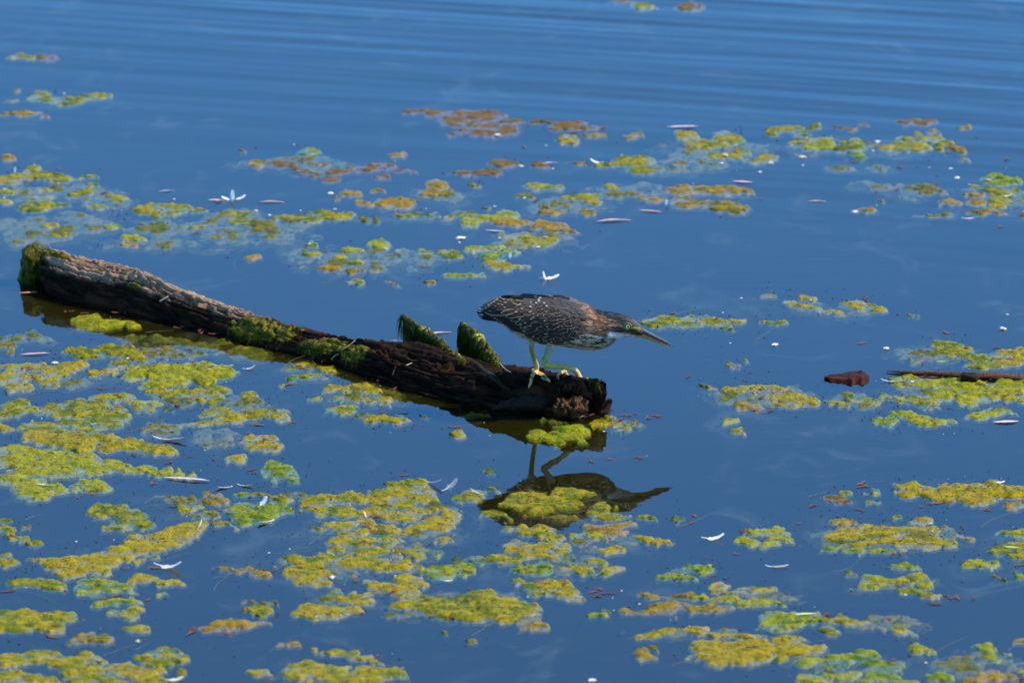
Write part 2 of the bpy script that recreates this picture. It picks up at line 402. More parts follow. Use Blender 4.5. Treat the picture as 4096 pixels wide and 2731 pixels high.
# region, kind of algae (y yellow-green, g green, o ochre, b brown, f thin): centre x, y and radii of the lobes of one mat
MATS = """
A g 690 170 120 36;860 195 120 32;990 195 90 24
A y 640 400 170 50;850 380 170 45;1000 390 110 45;660 450 130 35;1050 420 90 30
A f 1250 400 130 32;1390 415 70 18
A f 1520 425 110 25
A y 960 500 100 35;1000 535 80 25;1120 510 60 20;880 560 60 22;780 575 80 22
A y 60 525 120 30;250 520 160 30;450 555 150 40;560 530 100 30;330 600 160 30;100 600 150 50;160 680 110 30;400 640 120 22
A g 1180 560 100 50;1350 570 220 85;1550 570 160 70;1700 580 130 45;1030 590 80 35;1620 640 100 35;1250 640 150 35
A y 1220 690 110 22;1400 715 180 35;1650 715 150 35;1300 755 110 22
A y 1640 780 110 28
A f 1440 800 70 16
A g 880 760 170 35;1000 750 80 35;1100 800 150 22;780 765 70 28
A y 480 840 160 50;650 820 180 45;830 850 150 35;620 890 200 40;850 930 170 50;560 985 200 40;350 985 200 35;250 860 120 35;120 830 110 40;80 890 110 35;180 790 80 25
A y 1100 850 90 30
A f 1330 860 60 20
A y 300 1050 120 45;480 1080 220 60;750 1100 220 60;1000 1140 180 45;1230 1165 150 40;640 1150 150 40;860 1170 150 30
A g 100 1170 160 40;300 1230 250 70;550 1290 260 80;300 1330 200 60;750 1330 150 50;900 1290 120 40;80 1270 140 50;60 1390 120 50;1100 1315 130 28;1270 1335 100 25;1400 1350 90 20;1510 1358 70 18
A g 250 1470 160 70;300 1510 110 35;440 1460 100 40;690 1455 140 40;620 1430 80 25
A y 1720 870 130 35;1950 900 150 40;2100 890 120 40;1800 940 130 35;1600 965 130 25;1470 985 70 18
A f 1270 1000 140 40;1160 1020 80 25
A y 1950 735 90 28
A f 2010 795 100 18
A y 1850 1255 110 35
A y 2020 1085 120 35;2060 1150 140 40
A f 1720 1110 140 28
A g 2150 1330 95 70;2230 1350 80 50;2290 1385 60 35
A f 210 243 50 12
A f 60 355 90 25
A o 100 385 35 15
A y 20 985 110 22
L y 260 655 110 26
L y 490 720 120 26
L g 290 795 160 22
L y 650 920 120 35;780 950 100 30;880 905 130 25;960 960 90 30;1000 930 100 25
L y 690 1030 70 28
L y 830 1000 70 18
L y 900 1050 60 18;940 1085 60 20;1110 1030 70 38;1130 1090 60 22;1020 1060 70 18
L y 430 1015 80 22
L y 680 1130 160 38
L y 1030 1265 140 30;1230 1260 190 30
L f 1340 1205 80 18
L f 920 1215 70 14
L f 1560 1230 60 18
L y 90 885 40 20
L y 40 1160 110 35;30 1230 110 35
M g 1170 300 150 50;1050 370 230 50;1280 330 110 45;850 340 90 28;1230 395 120 28
M y 1600 165 60 22;1500 215 100 30;1640 225 90 28;1770 245 80 18;1440 235 80 28
M f 1000 210 130 18
M y 1690 297 100 18
M y 80 315 95 36
M f 385 705 80 22
M y 780 940 220 50;850 990 240 55;620 1010 140 36;1100 1030 180 42;900 1080 140 36;1150 940 180 40;1330 925 100 18;600 960 90 28
M y 480 1130 130 38;380 1135 90 22;600 1160 80 22
M y 1450 1090 105 50;1600 1110 100 28;1700 1135 90 18;1520 1140 140 26
M y 1910 1160 100 28
M o 1600 1225 220 28;1360 1230 80 18;1500 1270 200 32
M f 2260 1185 90 18
M y 390 885 80 28
M y 200 930 120 32;60 950 70 36
M f 250 140 110 20
C y 700 170 150 42;1200 120 190 48;1100 190 220 45;980 140 90 28;500 190 130 40;450 240 100 28;650 280 150 42;870 180 100 28;1300 180 120 38;800 290 100 26
C y 1200 55 130 20;1060 65 40 13
C y 980 290 110 32;1150 310 130 28;1250 265 180 22;1380 330 110 22;1530 305 80 42;1430 380 120 40;1300 390 130 40;1420 265 80 13;960 262 110 16
C y 850 360 100 26;1000 395 140 40;1130 435 140 30;680 370 130 32
C y 800 440 120 22;660 430 60 12
C y 500 400 70 18
C y 720 490 150 32;900 520 170 40;1010 490 130 22;1200 560 120 28;1220 600 90 25;900 580 170 28;660 555 60 22;860 600 60 18
C y 350 610 140 42;540 610 130 42;430 650 110 32;500 680 100 28;620 630 80 22
C y 760 650 110 38;900 670 200 42;1060 660 150 36;1180 680 130 30
C g 1380 710 120 32;1550 710 130 28;1660 695 60 22;1430 745 100 25
C y 420 740 150 38;480 790 150 26;610 720 70 22;330 710 60 18
C o 80 730 100 36
C y 1200 780 110 36;1130 850 150 42;1020 830 120 36;1320 805 40 16;920 795 60 22;1200 880 80 22
C y 640 858 75 22
C y 830 880 80 18;780 930 130 30
C y 480 1010 150 42;650 1020 150 32;420 1040 90 22;800 1000 70 28
C y 1400 930 130 36;1700 910 180 45;1850 990 240 65;1450 990 180 45;1700 1040 180 40;1900 1060 150 36;1200 970 170 40;2050 1000 150 45
C f 1150 1050 130 16
C f 1400 1050 120 22
C o 2110 1095 110 36;2215 1120 50 20
C y 1830 615 190 32;1990 600 120 22;1700 640 110 20
C f 1590 650 90 14
C g 2140 690 140 46;2050 710 70 28
C y 2180 850 100 55;2050 815 90 16;2240 890 80 28
C y 2020 530 140 28;2180 530 120 32;2150 580 130 28
C y 2000 410 120 32;2120 440 140 32;2200 390 80 28
C y 1445 485 75 16
C y 1400 590 55 20
C y 600 1335 130 23;720 1350 90 23;850 1390 140 26;980 1415 70 18
C y 400 1460 140 46;560 1480 170 42;350 1500 110 42;720 1510 200 46;900 1490 150 46;1080 1480 120 32
C y 1435 1182 40 17
C o 1665 1255 50 16
C o 270 1278 100 20
C y 60 1490 100 26
C y 60 1000 90 26
C f 60 940 140 14
C y 230 170 90 23
C y 80 140 90 20
C f 350 140 90 16
B g 1850 260 180 56;1980 280 130 75;1850 310 130 42;2080 250 90 55
B y 850 265 180 42;760 270 90 28;1000 290 120 38;1050 350 130 46;880 370 110 32
B y 1400 400 150 55;1300 450 140 55;1200 480 150 46;1060 470 110 32;1050 540 110 38;1150 540 100 28;880 590 130 42;750 620 160 55;550 650 150 46;450 680 160 46;650 700 180 46;350 630 130 22;1280 500 80 28
B y 520 760 100 28
B y 1155 600 60 18;1060 625 60 14
B y 260 810 160 38;400 840 90 32;130 820 80 22
B g 700 840 150 42;850 830 150 42;640 850 100 28;780 800 130 32
B y 1110 780 110 32;1250 800 120 22;1000 790 60 18
B y 1240 890 80 15
B g 800 965 110 26;960 945 110 20
B y 930 1030 100 32;1030 1000 70 18
B y 150 1060 250 55;400 1060 180 46;100 1120 200 46;300 1140 150 28;500 1070 90 26
B y 1045 1135 75 28
B o 1700 1125 130 36;1620 1140 110 28;1840 1110 90 32;1990 1085 80 18
B y 1890 1000 90 26
B o 1650 700 80 13;1780 710 80 15;1960 730 90 28;1880 700 50 16
B o 650 1210 110 42;750 1230 130 26;560 1240 60 22
B y 100 1400 160 46;300 1380 180 46;450 1400 160 46;600 1420 150 55;680 1380 90 36;560 1460 120 36
B y 900 1440 130 36;1000 1460 150 36;1100 1500 120 36;800 1480 150 32;1180 1460 70 22
B y 120 1520 170 46;300 1540 130 32
B y 650 1530 180 46;850 1550 120 36;1080 1550 100 32;1230 1545 80 26
B y 1150 1370 150 36;1280 1340 110 20;1350 1390 90 22;1200 1410 80 20
B o 1390 1485 50 22
B y 1530 295 110 30;1440 300 50 18
B y 1400 240 100 22
B o 1610 180 130 32
B g 1830 140 60 20
B f 1350 185 140 22
B y 1680 375 90 16
B y 30 420 70 26;130 465 100 22
B f 180 405 50 11
B y 270 515 90 14
B y 60 650 90 32
B y 20 590 70 22
B y 15 345 50 20
D g 190 455 70 30;300 445 90 30;390 455 60 25
D o 450 420 110 42;330 400 70 18
D y 700 490 120 18;830 493 80 18
D y 450 555 110 26
D y 30 480 70 28;70 545 85 36;80 610 90 32
D y 180 690 110 32;330 640 80 26;430 695 90 26;230 715 100 20
D y 80 850 130 55;150 890 90 36;60 800 100 28
D g 1050 700 150 26;900 765 100 28;1000 785 100 20;1140 720 80 26
D g 1690 400 110 26;1740 450 110 23;1620 500 110 26;1500 480 120 22;1560 420 90 20
D y 1260 840 80 23;1420 865 140 20;1600 870 130 20
D o 700 910 70 13;800 900 100 15;920 895 120 15;1050 880 80 14
D g 1150 910 130 20;1320 925 150 22;1500 955 130 26;1680 975 130 20
D o 900 990 140 36;1150 1000 150 32;1300 985 80 20;620 1025 100 18;760 1020 120 18
D g 340 1060 70 17
D f 400 1015 50 12
D y 730 1190 110 25
D y 900 1165 120 23;1080 1160 130 27;1200 1190 130 25;1400 1190 140 20;1500 1200 90 18
D y 1250 1290 160 50;1500 1280 200 50;1200 1350 160 40;1450 1360 220 50;1350 1410 200 32;1700 1310 220 55;1850 1320 200 50
D y 1750 1390 70 16
D y 1800 1228 140 20
D o 720 1357 100 16
D o 770 1318 50 11
D g 1700 1090 140 46;1830 1100 120 50;1620 1110 70 28
E y 1000 70 110 23;1000 140 100 40;1100 110 120 36;1250 150 130 32;1350 110 180 46;1550 110 180 50;1500 170 150 32;1700 110 170 46;1840 110 90 36;1620 65 80 18
E o 1820 215 110 26
E b 440 185 120 24
E y 530 130 70 18
E y 730 130 50 13
E y 720 210 60 11
E y 500 338 70 17
E y 880 300 40 9
E y 1090 330 100 26
E o 540 375 80 14
E y 800 400 170 36;1000 410 180 46;1150 420 130 55;650 430 160 36;480 440 130 36;700 490 200 32;900 470 200 46;1100 490 180 36;930 530 80 32;1210 520 130 32;1300 500 60 22
E g 450 550 90 27;600 565 150 20;780 572 100 15
E o 1430 450 80 20
E f 1310 400 80 22
E g 1760 420 110 20;1850 440 80 27
E y 1750 570 140 40;1850 590 100 45;1680 590 70 25;1830 530 80 27
E g 1500 670 80 30;1600 690 100 27;1660 660 60 16
E g 970 672 120 23
E g 800 790 160 36;950 780 120 32;1060 770 90 36;720 820 110 27;1100 830 80 16
E y 1020 870 100 20;1140 895 90 23
E f 560 757 60 10
E f 1700 758 70 13
E g 1860 735 40 20
E f 860 1080 150 27;760 1070 80 22
E o 790 1172 60 18
E y 980 1185 80 25
E g 60 1090 100 50;250 1090 110 35
E y 350 1070 110 30;560 1080 100 32;620 1105 80 22;420 1150 80 27
E g 1070 1310 90 36;1150 1330 60 16
E g 300 1410 120 36;220 1440 70 25;500 1390 110 36;680 1380 110 36;750 1430 120 32;880 1445 90 20
E g 280 1540 130 36;380 1500 70 25;520 1510 120 27;600 1490 60 22
E g 800 1490 120 36;900 1540 180 36;720 1540 90 27
E g 1590 1295 90 32
E f 1380 1385 110 25
E g 1630 1380 90 28
E y 1755 1335 50 18
E o 1850 1260 70 26
E g 1250 1515 110 30
E o 1600 1500 90 36;1500 1540 80 27;1700 1530 90 32
E y 1850 1495 60 26
F y -340 345 90 26;-230 340 140 38;-100 345 140 45;50 325 120 40;130 355 80 32
F y 240 312 80 17
F y 530 345 75 20
F o 460 330 40 12
F f 180 390 60 12
F o 510 143 60 14
F y 770 165 60 15;690 210 60 24;800 240 100 16;940 265 90 16
F y 1100 190 110 26;1160 210 120 27;1230 240 100 18
F f 1540 292 50 11
F y 1800 510 110 32;1880 550 110 32;1960 590 90 32;2080 600 130 36;2050 650 150 22
F y 2250 640 120 22;2280 590 110 40;2335 540 60 32
F f 1590 615 60 16
F y 230 820 90 25;340 820 150 40;500 800 130 25;640 870 150 32;720 900 130 36;600 920 110 22;560 870 90 30
F o 335 940 110 26
F y 1000 935 90 14
F o 45 803 60 13
F g 1600 790 200 40;1850 770 250 26;1500 760 160 22;2000 800 300 36;1850 870 250 40;2100 850 200 40;2250 800 150 36;2280 890 90 26
F y 1550 900 130 26;1620 930 100 25
F g 1930 920 80 26
F y 1240 905 80 20;1130 905 100 14
F y 1370 885 70 14
F g 1320 1060 90 32;1420 1050 60 20
F g 1560 1020 140 27;1630 1060 120 25;1770 1050 90 22;1480 1010 80 14
F g 2050 1005 120 25;2160 990 110 25
F g 230 1037 65 17
F y 270 1125 60 22
F f 235 637 60 13
F y 330 620 40 9
J y 400 220 80 25;520 210 90 25;590 270 70 20;700 215 80 16;370 250 60 13
J g 740 350 130 45;820 330 80 32;600 345 90 18
J g 1020 345 90 50;1010 410 60 27;1060 435 60 16
J y 1280 365 100 27;1450 370 150 32
J y 1400 300 70 20;1600 310 130 27;1700 330 100 20
J o 1520 270 50 17
J o 1630 250 50 20
J b 1500 170 100 27;1400 180 70 16;1630 160 50 11
J g 1680 385 50 25
J o 1830 380 80 16
J o 1890 468 50 11
J o 1870 228 50 11
J g 2170 620 130 32
J g 2300 615 50 18
J y 2050 685 110 20;2170 720 130 36;2310 720 60 22
J o 1940 735 80 13
J g 2130 780 90 32
J o 1950 790 60 30
J o 1760 790 110 20
J y 2090 825 80 14
J o 2040 870 130 15
J o 1620 890 60 10
J b 2310 905 60 22
J o 1090 850 100 14
J f 1220 772 50 13
J b 1080 198 40 11
J b 950 232 90 12
J f 1500 680 120 25
J f 1650 720 100 20
H b 1600 195 110 18;1800 210 170 36;1950 240 200 55;2150 215 150 36;2100 330 200 45;2250 330 150 50
H b 1850 370 50 13
I b 870 265 130 36;970 275 90 22;820 300 80 16
I b 650 250 110 12
I b 450 250 90 18
I y 840 378 80 18
I o 1040 345 80 14
I o 1320 338 70 13
I y 1700 340 80 32;1850 400 130 36;2000 370 120 36;1900 430 130 20
I y 1980 330 80 14
I y 1330 530 150 36;1400 590 130 27;1240 510 80 25;1130 550 70 18
I o 1660 560 70 20
I o 960 535 50 15
I y 2000 500 150 25;2200 530 130 16;1880 500 100 18;2300 500 80 18
I y 2100 460 80 18
I y 680 715 150 26
I b 380 555 90 28
I b 650 570 80 14
I b 120 610 140 14;270 625 90 16
I o 190 708 60 13
I o 1740 745 180 34;1930 740 180 40;2100 745 110 22
I o 1800 850 180 34;1950 860 150 34;2080 860 90 27;1700 820 120 25
I o 1460 805 110 14
I y 1190 715 70 25
I f 1310 755 110 25
I y 950 790 140 27;1030 835 80 20
I f 740 840 100 20
I o 730 890 80 17
I o 990 905 60 20
I g 160 955 110 36;240 940 80 32;420 930 90 44;330 960 70 28
I o 430 990 150 25;650 990 180 25;760 1020 100 14;870 1045 60 13
I y 540 1090 190 40;480 1130 130 32;620 1130 130 27;700 1100 70 25
I g 250 1160 140 26
I g 280 1225 90 22;400 1195 110 18
I y 340 1280 110 35;480 1278 80 14;290 1265 60 22
I g 80 1350 150 18
I g 30 1200 40 18
I f 560 785 80 16
I f 250 870 40 12
H g 755 512 95 28
H o 335 600 75 33
H o 1440 525 85 20
H b 540 610 110 25;690 640 80 20
H b 780 680 60 14
H b 960 650 90 20;1150 640 140 25;1300 620 120 16;1500 640 100 14
H b 920 710 65 20
H b 1310 700 70 14
H b 240 485 50 14
H b 740 570 50 16
H o 850 605 60 12
H o 1090 830 90 25
H o 980 862 40 12
H o 1290 808 55 14
H o 1420 900 160 40;1200 910 100 22
H o 1720 770 100 40;1700 830 110 32;1850 830 60 22
H y 1550 990 160 18;1700 995 60 14
H y 1830 1010 60 18
H y 880 980 130 32;1030 1000 100 32;700 1030 180 32
H f 1220 1040 80 27
H g 770 1240 70 20
H g 1070 1275 80 22
H g 1290 1235 90 25
H y 1480 1275 60 14
H y 780 1310 90 18
H y 1000 1345 70 22;1100 1365 80 20
H y 1850 1300 110 26
H y 1660 1300 60 16
H f 1430 1320 50 18
H f 1250 1300 60 18
H o 280 1335 65 20
H o 930 1405 90 18
H o 1090 1440 60 14
H o 1250 1440 90 12
H y 1120 1530 70 18
H o 1400 1525 60 16
H o 1690 1515 45 16
G y 150 140 90 16
G b 330 140 90 18
G y 290 400 70 22;300 450 120 22;500 460 120 36;650 440 90 22;740 435 60 20
G o 60 460 60 11
G o 110 380 40 13
G o 240 560 90 20;140 570 130 16
G o 65 890 50 20
G y 80 1040 120 32;220 980 70 27;160 1010 100 32
G y 420 1030 110 25;650 1030 100 16;300 1020 80 20
G y 320 1110 80 16
G y 60 1140 110 14
G y 600 1145 100 22
G y 330 1230 140 32;200 1255 80 20;420 1230 90 18
G y 300 1165 110 18
G y 70 1190 60 22
G y 850 1200 80 25
G y 720 1260 80 22
G y 1120 1270 140 36;1050 1280 100 27;1300 1265 130 32;1470 1285 70 18;1200 1300 120 22
G y 370 1390 60 20
G y 450 1465 70 16
G g 820 1395 80 14
G g 1000 1465 90 25
G o 960 1530 60 16
G f 800 1525 60 10
G o 1220 1535 45 16
G y 1410 1400 80 18
G o 1600 1480 60 14
G y 1750 1300 130 22;1800 1350 130 27
G y 2100 1330 100 20
G g 690 1103 50 14
K y 635 27 50 12
K b 540 8 60 9
K b 850 25 60 20
"""
# thin broken film between the mats: lobes as above
FILM = """
A 1500 345 300 40;1900 410 220 40;1200 300 250 36;1150 430 300 60;500 600 300 60;200 620 200 60;1500 780 220 30;1650 1050 200 40
A 150 300 220 40;1950 800 200 60;1000 860 200 40
L 1000 990 380 110;350 690 260 45;300 800 200 35
M 1800 230 150 50;1250 930 220 50;1100 1160 150 20
C 1150 420 350 60;700 420 300 40;1000 560 350 60;1500 960 500 90;700 700 300 50;700 920 200 50;1300 240 300 40
G 400 1390 420 100;150 1440 250 80;1300 1410 320 80;1750 1450 420 80;1000 1500 300 50;400 1130 350 60;800 1200 200 60
H 200 1050 260 100;450 1110 260 60;1200 1340 520 90;700 600 450 60;1800 830 200 60;1650 1000 300 40
I 1650 560 350 50;1300 740 250 50;800 840 250 60;1950 440 350 60;600 1100 250 60
J 1500 690 220 55;1250 660 220 30;1050 525 220 20;2150 740 250 80;1000 360 550 60;1700 880 250 20
F 1700 560 250 60;1800 820 420 80;450 860 330 70;1100 900 200 40;950 230 280 50
D 400 480 250 60;1450 900 350 50;1150 1180 400 40;150 640 200 80
E 850 450 500 90;900 800 280 50;850 1120 280 50;1500 1400 350 90;500 1430 350 60
"""

def lobes_of(c, text):
    out = []
    for part in text.split(';'):
        cx, cy, rx, ry = map(float, part.split())
        s = CROP[c][2]
        x, y = cp(c, cx, cy)
        p0 = on_water(x, y); pr = on_water(x + rx * s, y)
        pt = on_water(x, y - ry * s); pb = on_water(x, y + ry * s)
        out.append((p0[0], (pt[1] + pb[1]) / 2, (pr[0] - p0[0]) * 1.14, (pt[1] - pb[1]) / 2 * 1.14))
    return out

def mat_field(x, y, lobes, soft=1.0):
    wx = x + 0.016 * fbm(x / 0.055, y / 0.075, None, 3, 11) * soft
    wy = y + 0.034 * fbm(x / 0.06, y / 0.08, None, 3, 23) * soft
    wx = wx + 0.006 * fbm(x / 0.014, y / 0.02, None, 2, 51) * soft; wy = wy + 0.012 * fbm(x / 0.015, y / 0.02, None, 2, 53) * soft
    f = np.full(np.shape(x), -50.0)
    for cx, cy, a, b in lobes:
        f = np.maximum(f, 1 - ((wx - cx) / a) ** 2 - ((wy - cy) / b) ** 2)
    return f

def mat_height(x, y, f, H, kind, seed):
    """lumps of algae that break the surface, with drowned algae between and around them"""
    puff1 = 1 - np.clip(worley(x / 0.040, y / 0.034, 3) * 1.7, 0, 1)
    puff2 = 1 - np.clip(worley(x / 0.017, y / 0.015, 5) * 1.7, 0, 1)
    puff3 = 1 - np.clip(worley(x / 0.0085, y / 0.009, 8) * 1.6, 0, 1)
    big = 0.5 + 0.5 * fbm(x / 0.085, y / 0.12, None, 2, 31)
    s = sstep(-0.30, 0.42, f)
    fine = fbm(x / 0.010, y / 0.015, None, 2, 41)
    if kind == 'f':
        h = -0.0092 + 0.0064 * s + s * (0.0056 * (puff2 - 0.35) * (0.4 + 1.2 * big) + 0.0018 * puff3 + 0.0012 * fine)
    else:
        lum = 0.62 * puff1 + 0.38 * puff2
        h = -0.0092 + 0.0077 * s + s * (0.0056 * (lum - 0.44) * (0.45 + 1.2 * big) + 0.0008 * puff3 + 0.0007 * fine) + H * np.clip(f, 0, 1) ** 0.8 * (0.3 + 1.1 * big)
    h = h + np.where(f < 0, f * 0.014, 0)
    return np.maximum(h, -0.019)

def field_mesh(name, lobes, H, kind, seed, dx=0.0030, dy=0.0050, keep_islands=True):
    L = np.array(lobes)
    x0, x1 = (L[:, 0] - L[:, 2]).min() - 0.03, (L[:, 0] + L[:, 2]).max() + 0.03
    y0, y1 = (L[:, 1] - L[:, 3]).min() - 0.05, (L[:, 1] + L[:, 3]).max() + 0.05
    nx, ny = max(8, int((x1 - x0) / dx)), max(8, int((y1 - y0) / dy))
    X, Y = np.meshgrid(np.linspace(x0, x1, nx), np.linspace(y0, y1, ny), indexing='ij')
    f = mat_field(X, Y, lobes)
    Z = mat_height(X, Y, f, H, kind, seed)
    keep = Z > -0.0165
    F = grid_faces(nx, ny)
    k = keep.ravel()[F].any(axis=1)
    F = F[k]
    used = np.unique(F)
    remap = np.zeros(nx * ny, int); remap[used] = np.arange(len(used))
    c = (L[:, 0].mean(), L[:, 1].mean())
    V = np.stack([X.ravel() - c[0], Y.ravel() - c[1], Z.ravel()], -1)[used]
    return V, remap[F], c

mats = []                        # (object, plan centre, half width, kind)
all_lobes = []
COLOUR_WORD = {'y': 'yellow-green', 'g': 'bright green', 'o': 'ochre', 'b': 'brown', 'f': 'thin olive'}
for i, line in enumerate(l for l in MATS.strip().splitlines()):
    c, kind, text = line.split(' ', 2)
    lobes = lobes_of(c, text)
    L = np.array(lobes)
    amax = (L[:, 2]).max()
    H = {'y': 0.0014, 'g': 0.0016, 'o': 0.0013, 'b': 0.0012, 'f': 0.0}[kind] * float(np.clip(0.62 + amax / 0.11, 0.7, 1.25))
    if line.startswith(('A y 300 1050', 'A g 1180', 'A y 640 400', 'B y 150 1060', 'D y 1250 1290', 'C y 400 1460', 'M g 1170', 'E y 1000 70', 'C y 1400 930')): H *= 2.6
    V, F, ctr = field_mesh("algae_mat", lobes, H, kind, i)
    if len(F) < 4: continue
    o = add("algae_mat", make_mesh("algae_mat", V, F), M[kind], None, (ctr[0], ctr[1], 0))
    xs, ys = V[:, 0], V[:, 1]
    mats.append([o, ctr, (xs.max() - xs.min()) / 2, kind, len(lobes)])
    all_lobes += lobes

# the film
V, F, off = [], [], 0
for line in FILM.strip().splitlines():
    c, text = line.split(' ', 1)
    for lobe in lobes_of(c, text):
        x0, x1, y0, y1 = lobe[0] - lobe[2] * 1.5, lobe[0] + lobe[2] * 1.5, lobe[1] - lobe[3] * 1.6, lobe[1] + lobe[3] * 1.6
        nx, ny = int((x1 - x0) / 0.0045), int((y1 - y0) / 0.008)
        X, Y = np.meshgrid(np.linspace(x0, x1, nx), np.linspace(y0, y1, ny), indexing='ij')
        f = mat_field(X, Y, [lobe])
        h = -0.0082 + 0.0048 * np.clip(f * 1.6, -2, 1) + 0.0085 * fbm(X / 0.035, Y / 0.055, None, 3, 77) + 0.0030 * (1 - np.clip(worley(X / 0.011, Y / 0.017, 9) * 2, 0, 1)) - 0.0008
        h = np.maximum(h, -0.019)
        FF = grid_faces(nx, ny)
        FF = FF[(h.ravel() > -0.0155)[FF].any(axis=1)]
        if not len(FF): continue
        used = np.unique(FF); remap = np.zeros(nx * ny, int); remap[used] = np.arange(len(used))
        V.append(np.stack([X.ravel(), Y.ravel(), h.ravel()], -1)[used]); F.append(remap[FF] + off); off += len(used)
tag(add("algae_film", make_mesh("algae_film", np.vstack(V), np.vstack(F)), M['f']), "thin broken film of algae between the floating mats", "algae", kind="stuff")

# ------------------------------------------------------------------ the log
# along it: column, row of the axis on the water, row of the top edge, row of the near waterline (whole photograph, 2352 wide)
ST = np.array([(86, 648, 566, 668), (120, 657, 574, 680), (200, 677, 590, 704), (300, 701, 613, 720), (400, 725, 661, 738), (500, 750, 697, 757),
               (600, 774, 727, 780), (700, 798, 760, 806), (800, 822, 780, 838), (900, 847, 793, 872), (1000, 871, 813, 907),
               (1100, 895, 836, 936), (1200, 920, 851, 955), (1300, 944, 863, 968), (1385, 962, 872, 985)], float)
W = 4096 / 2352
ax_pts = np.array([on_water(r[0] * W, r[1] * W)[:2] for r in ST])
hgt = (ST[:, 1] - ST[:, 2]) * W / PPM / CP
AXD = ax_pts[-1] - ax_pts[0]; AXD /= np.linalg.norm(AXD)
PERP = np.array([AXD[1], -AXD[0]])            # towards the camera
if PERP[1] > 0: PERP = -PERP
chord = np.maximum((ST[:, 3] - ST[:, 1]) * W / PPM / SP * abs(PERP[1]), 0.045)
s_st = (ax_pts - ax_pts[0]) @ AXD
LOG_LEN = s_st[-1]
NU, NV = 620, 230
S = np.linspace(0, LOG_LEN, NU)
PHI = np.linspace(0, 2 * np.pi, NV, endpoint=False)     # 0 = near waterline side, pi/2 = top
axx = np.stack([np.interp(S, s_st, ax_pts[:, k]) for k in (0, 1)], -1)
ker = np.hanning(41); ker /= ker.sum()
def smooth1(a): return np.convolve(np.pad(a, 20, mode='edge'), ker, 'valid')
hh = smooth1(np.interp(S, s_st, hgt)); cc = smooth1(np.interp(S, s_st, chord))
axx = np.stack([smooth1(axx[:, 0]), smooth1(axx[:, 1])], -1)
SUB = 0.028
def log_surface(S_idx_h, S_idx_c, phi):
    sn0 = SUB / (S_idx_h + SUB)
    cw = S_idx_c / np.sqrt(1 - sn0 ** 2)
    return cw * np.cos(phi), -SUB + (S_idx_h + SUB) * np.sin(phi)

SS, PP = np.meshgrid(S, PHI, indexing='ij')
pr, pz = log_surface(hh[:, None], cc[:, None], PP)
rad = np.sqrt(pr ** 2 + (pz + SUB) ** 2)
arc = PP * rad.mean()
cx_, sx_ = np.cos(PP) * 2.2, np.sin(PP) * 2.2
along = SS
# bark: long plates and furrows that wander along the trunk, broken across, with loose crumbs
wob = 0.35 * fbm(along / 0.16, cx_ * 0.8, sx_ * 0.8, 2, 5)
fur = np.abs(fbm(along / 0.24, (cx_ + wob) * 2.6, (sx_ + wob) * 2.6, 3, 9))
furrow = 1 - np.clip(fur / 0.16, 0, 1)
plates = fbm(along / 0.15, (cx_ + wob) * 4.2, (sx_ + wob) * 4.2, 3, 15)
steps = np.floor((plates + 1 + 0.12 * fbm(along / 0.02, cx_ * 6, sx_ * 6, 2, 19)) * 3.2) / 3.2 - 1
crumb = fbm(along / 0.014, cx_ * 8, sx_ * 8, 3, 21)
lump = fbm(along / 0.17, cx_ * 0.9, sx_ * 0.9, 2, 33)
right_end = sstep(0.72, 1.0, along / LOG_LEN)
disp = -0.013 * furrow ** 1.2 + 0.007 * steps + 0.0032 * crumb + 0.006 * lump * (1 + right_end) + 0.003 * plates
disp *= 1.25 + 0.45 * right_end
disp = np.where(np.sin(PP) < -0.5, disp * 0.3, disp)
k = (rad + disp) / rad
pr2, pz2 = pr * k, -SUB + (pz + SUB) * k
# raised end: ragged, cut back unevenly; broken end: hollow, its near side rotted away further than its far side
near = np.cos(PP)
start_cut = 0.03 * fbm(cx_ * 1.6, sx_ * 1.6, None, 3, 61) + 0.022 + np.clip(pr, -0.02, 0.2) * 0.85
end_cut = 0.012 + 0.075 * sstep(-0.35, 0.75, near) * sstep(-0.9, 0.1, np.sin(PP) + 0.6) + 0.016 * fbm(cx_ * 2, sx_ * 2, None, 3, 67)
s_new = start_cut + SS * (LOG_LEN - start_cut - end_cut) / LOG_LEN
aX = np.interp(s_new, S, axx[:, 0]); aY = np.interp(s_new, S, axx[:, 1])
VX, VY, VZ = aX + PERP[0] * pr2, aY + PERP[1] * pr2, pz2
outer = np.stack([VX, VY, VZ], -1)
# start cap: rings shrinking to the heart with splintered depth
rings = [outer]
capn = 10
caps = []
for q in range(1, capn + 1):
    g = 1 - q / capn
    c0 = outer[0].mean(axis=0)
    ring = c0 + (outer[0] - c0) * g
    d = 0.02 * fbm(ring[:, 0] / 0.03, ring[:, 1] / 0.03, ring[:, 2] / 0.03, 3, 71) + 0.02 * (1 - g)
    ring[:, :2] += AXD * d[:, None]
    caps.append(ring)
# the hollow: an inner wall going back into the trunk
inner = []
hn = 26
for q in range(1, hn + 1):
    back = 0.16 * (q / hn) ** 1.1
    base = outer[-1]
    c0 = base.mean(axis=0); c0[2] += 0.006
    wall = 0.86 - 0.32 * (q / hn) ** 2 if q < hn else 0.0
    ring = c0 + (base - c0) * (1 - (1 - wall) * min(1, q / 3))
    n3 = fbm(ring[:, 0] / 0.02 + q * 0.25, ring[:, 1] / 0.02, ring[:, 2] / 0.02, 3, 81)
    ring = c0 + (ring - c0) * (1 + 0.22 * n3)[:, None]
    if q > 2: ring[:, :2] -= AXD * back
    inner.append(ring)
full = np.concatenate([np.array(caps[::-1]), outer, np.array(inner)], 0)
log_root_xy = (ax_pts[0] + ax_pts[-1]) / 2
LOGO = np.array([log_root_xy[0], log_root_xy[1], 0.0])
LV = full.reshape(-1, 3)
LF = grid_faces(full.shape[0], NV, True)
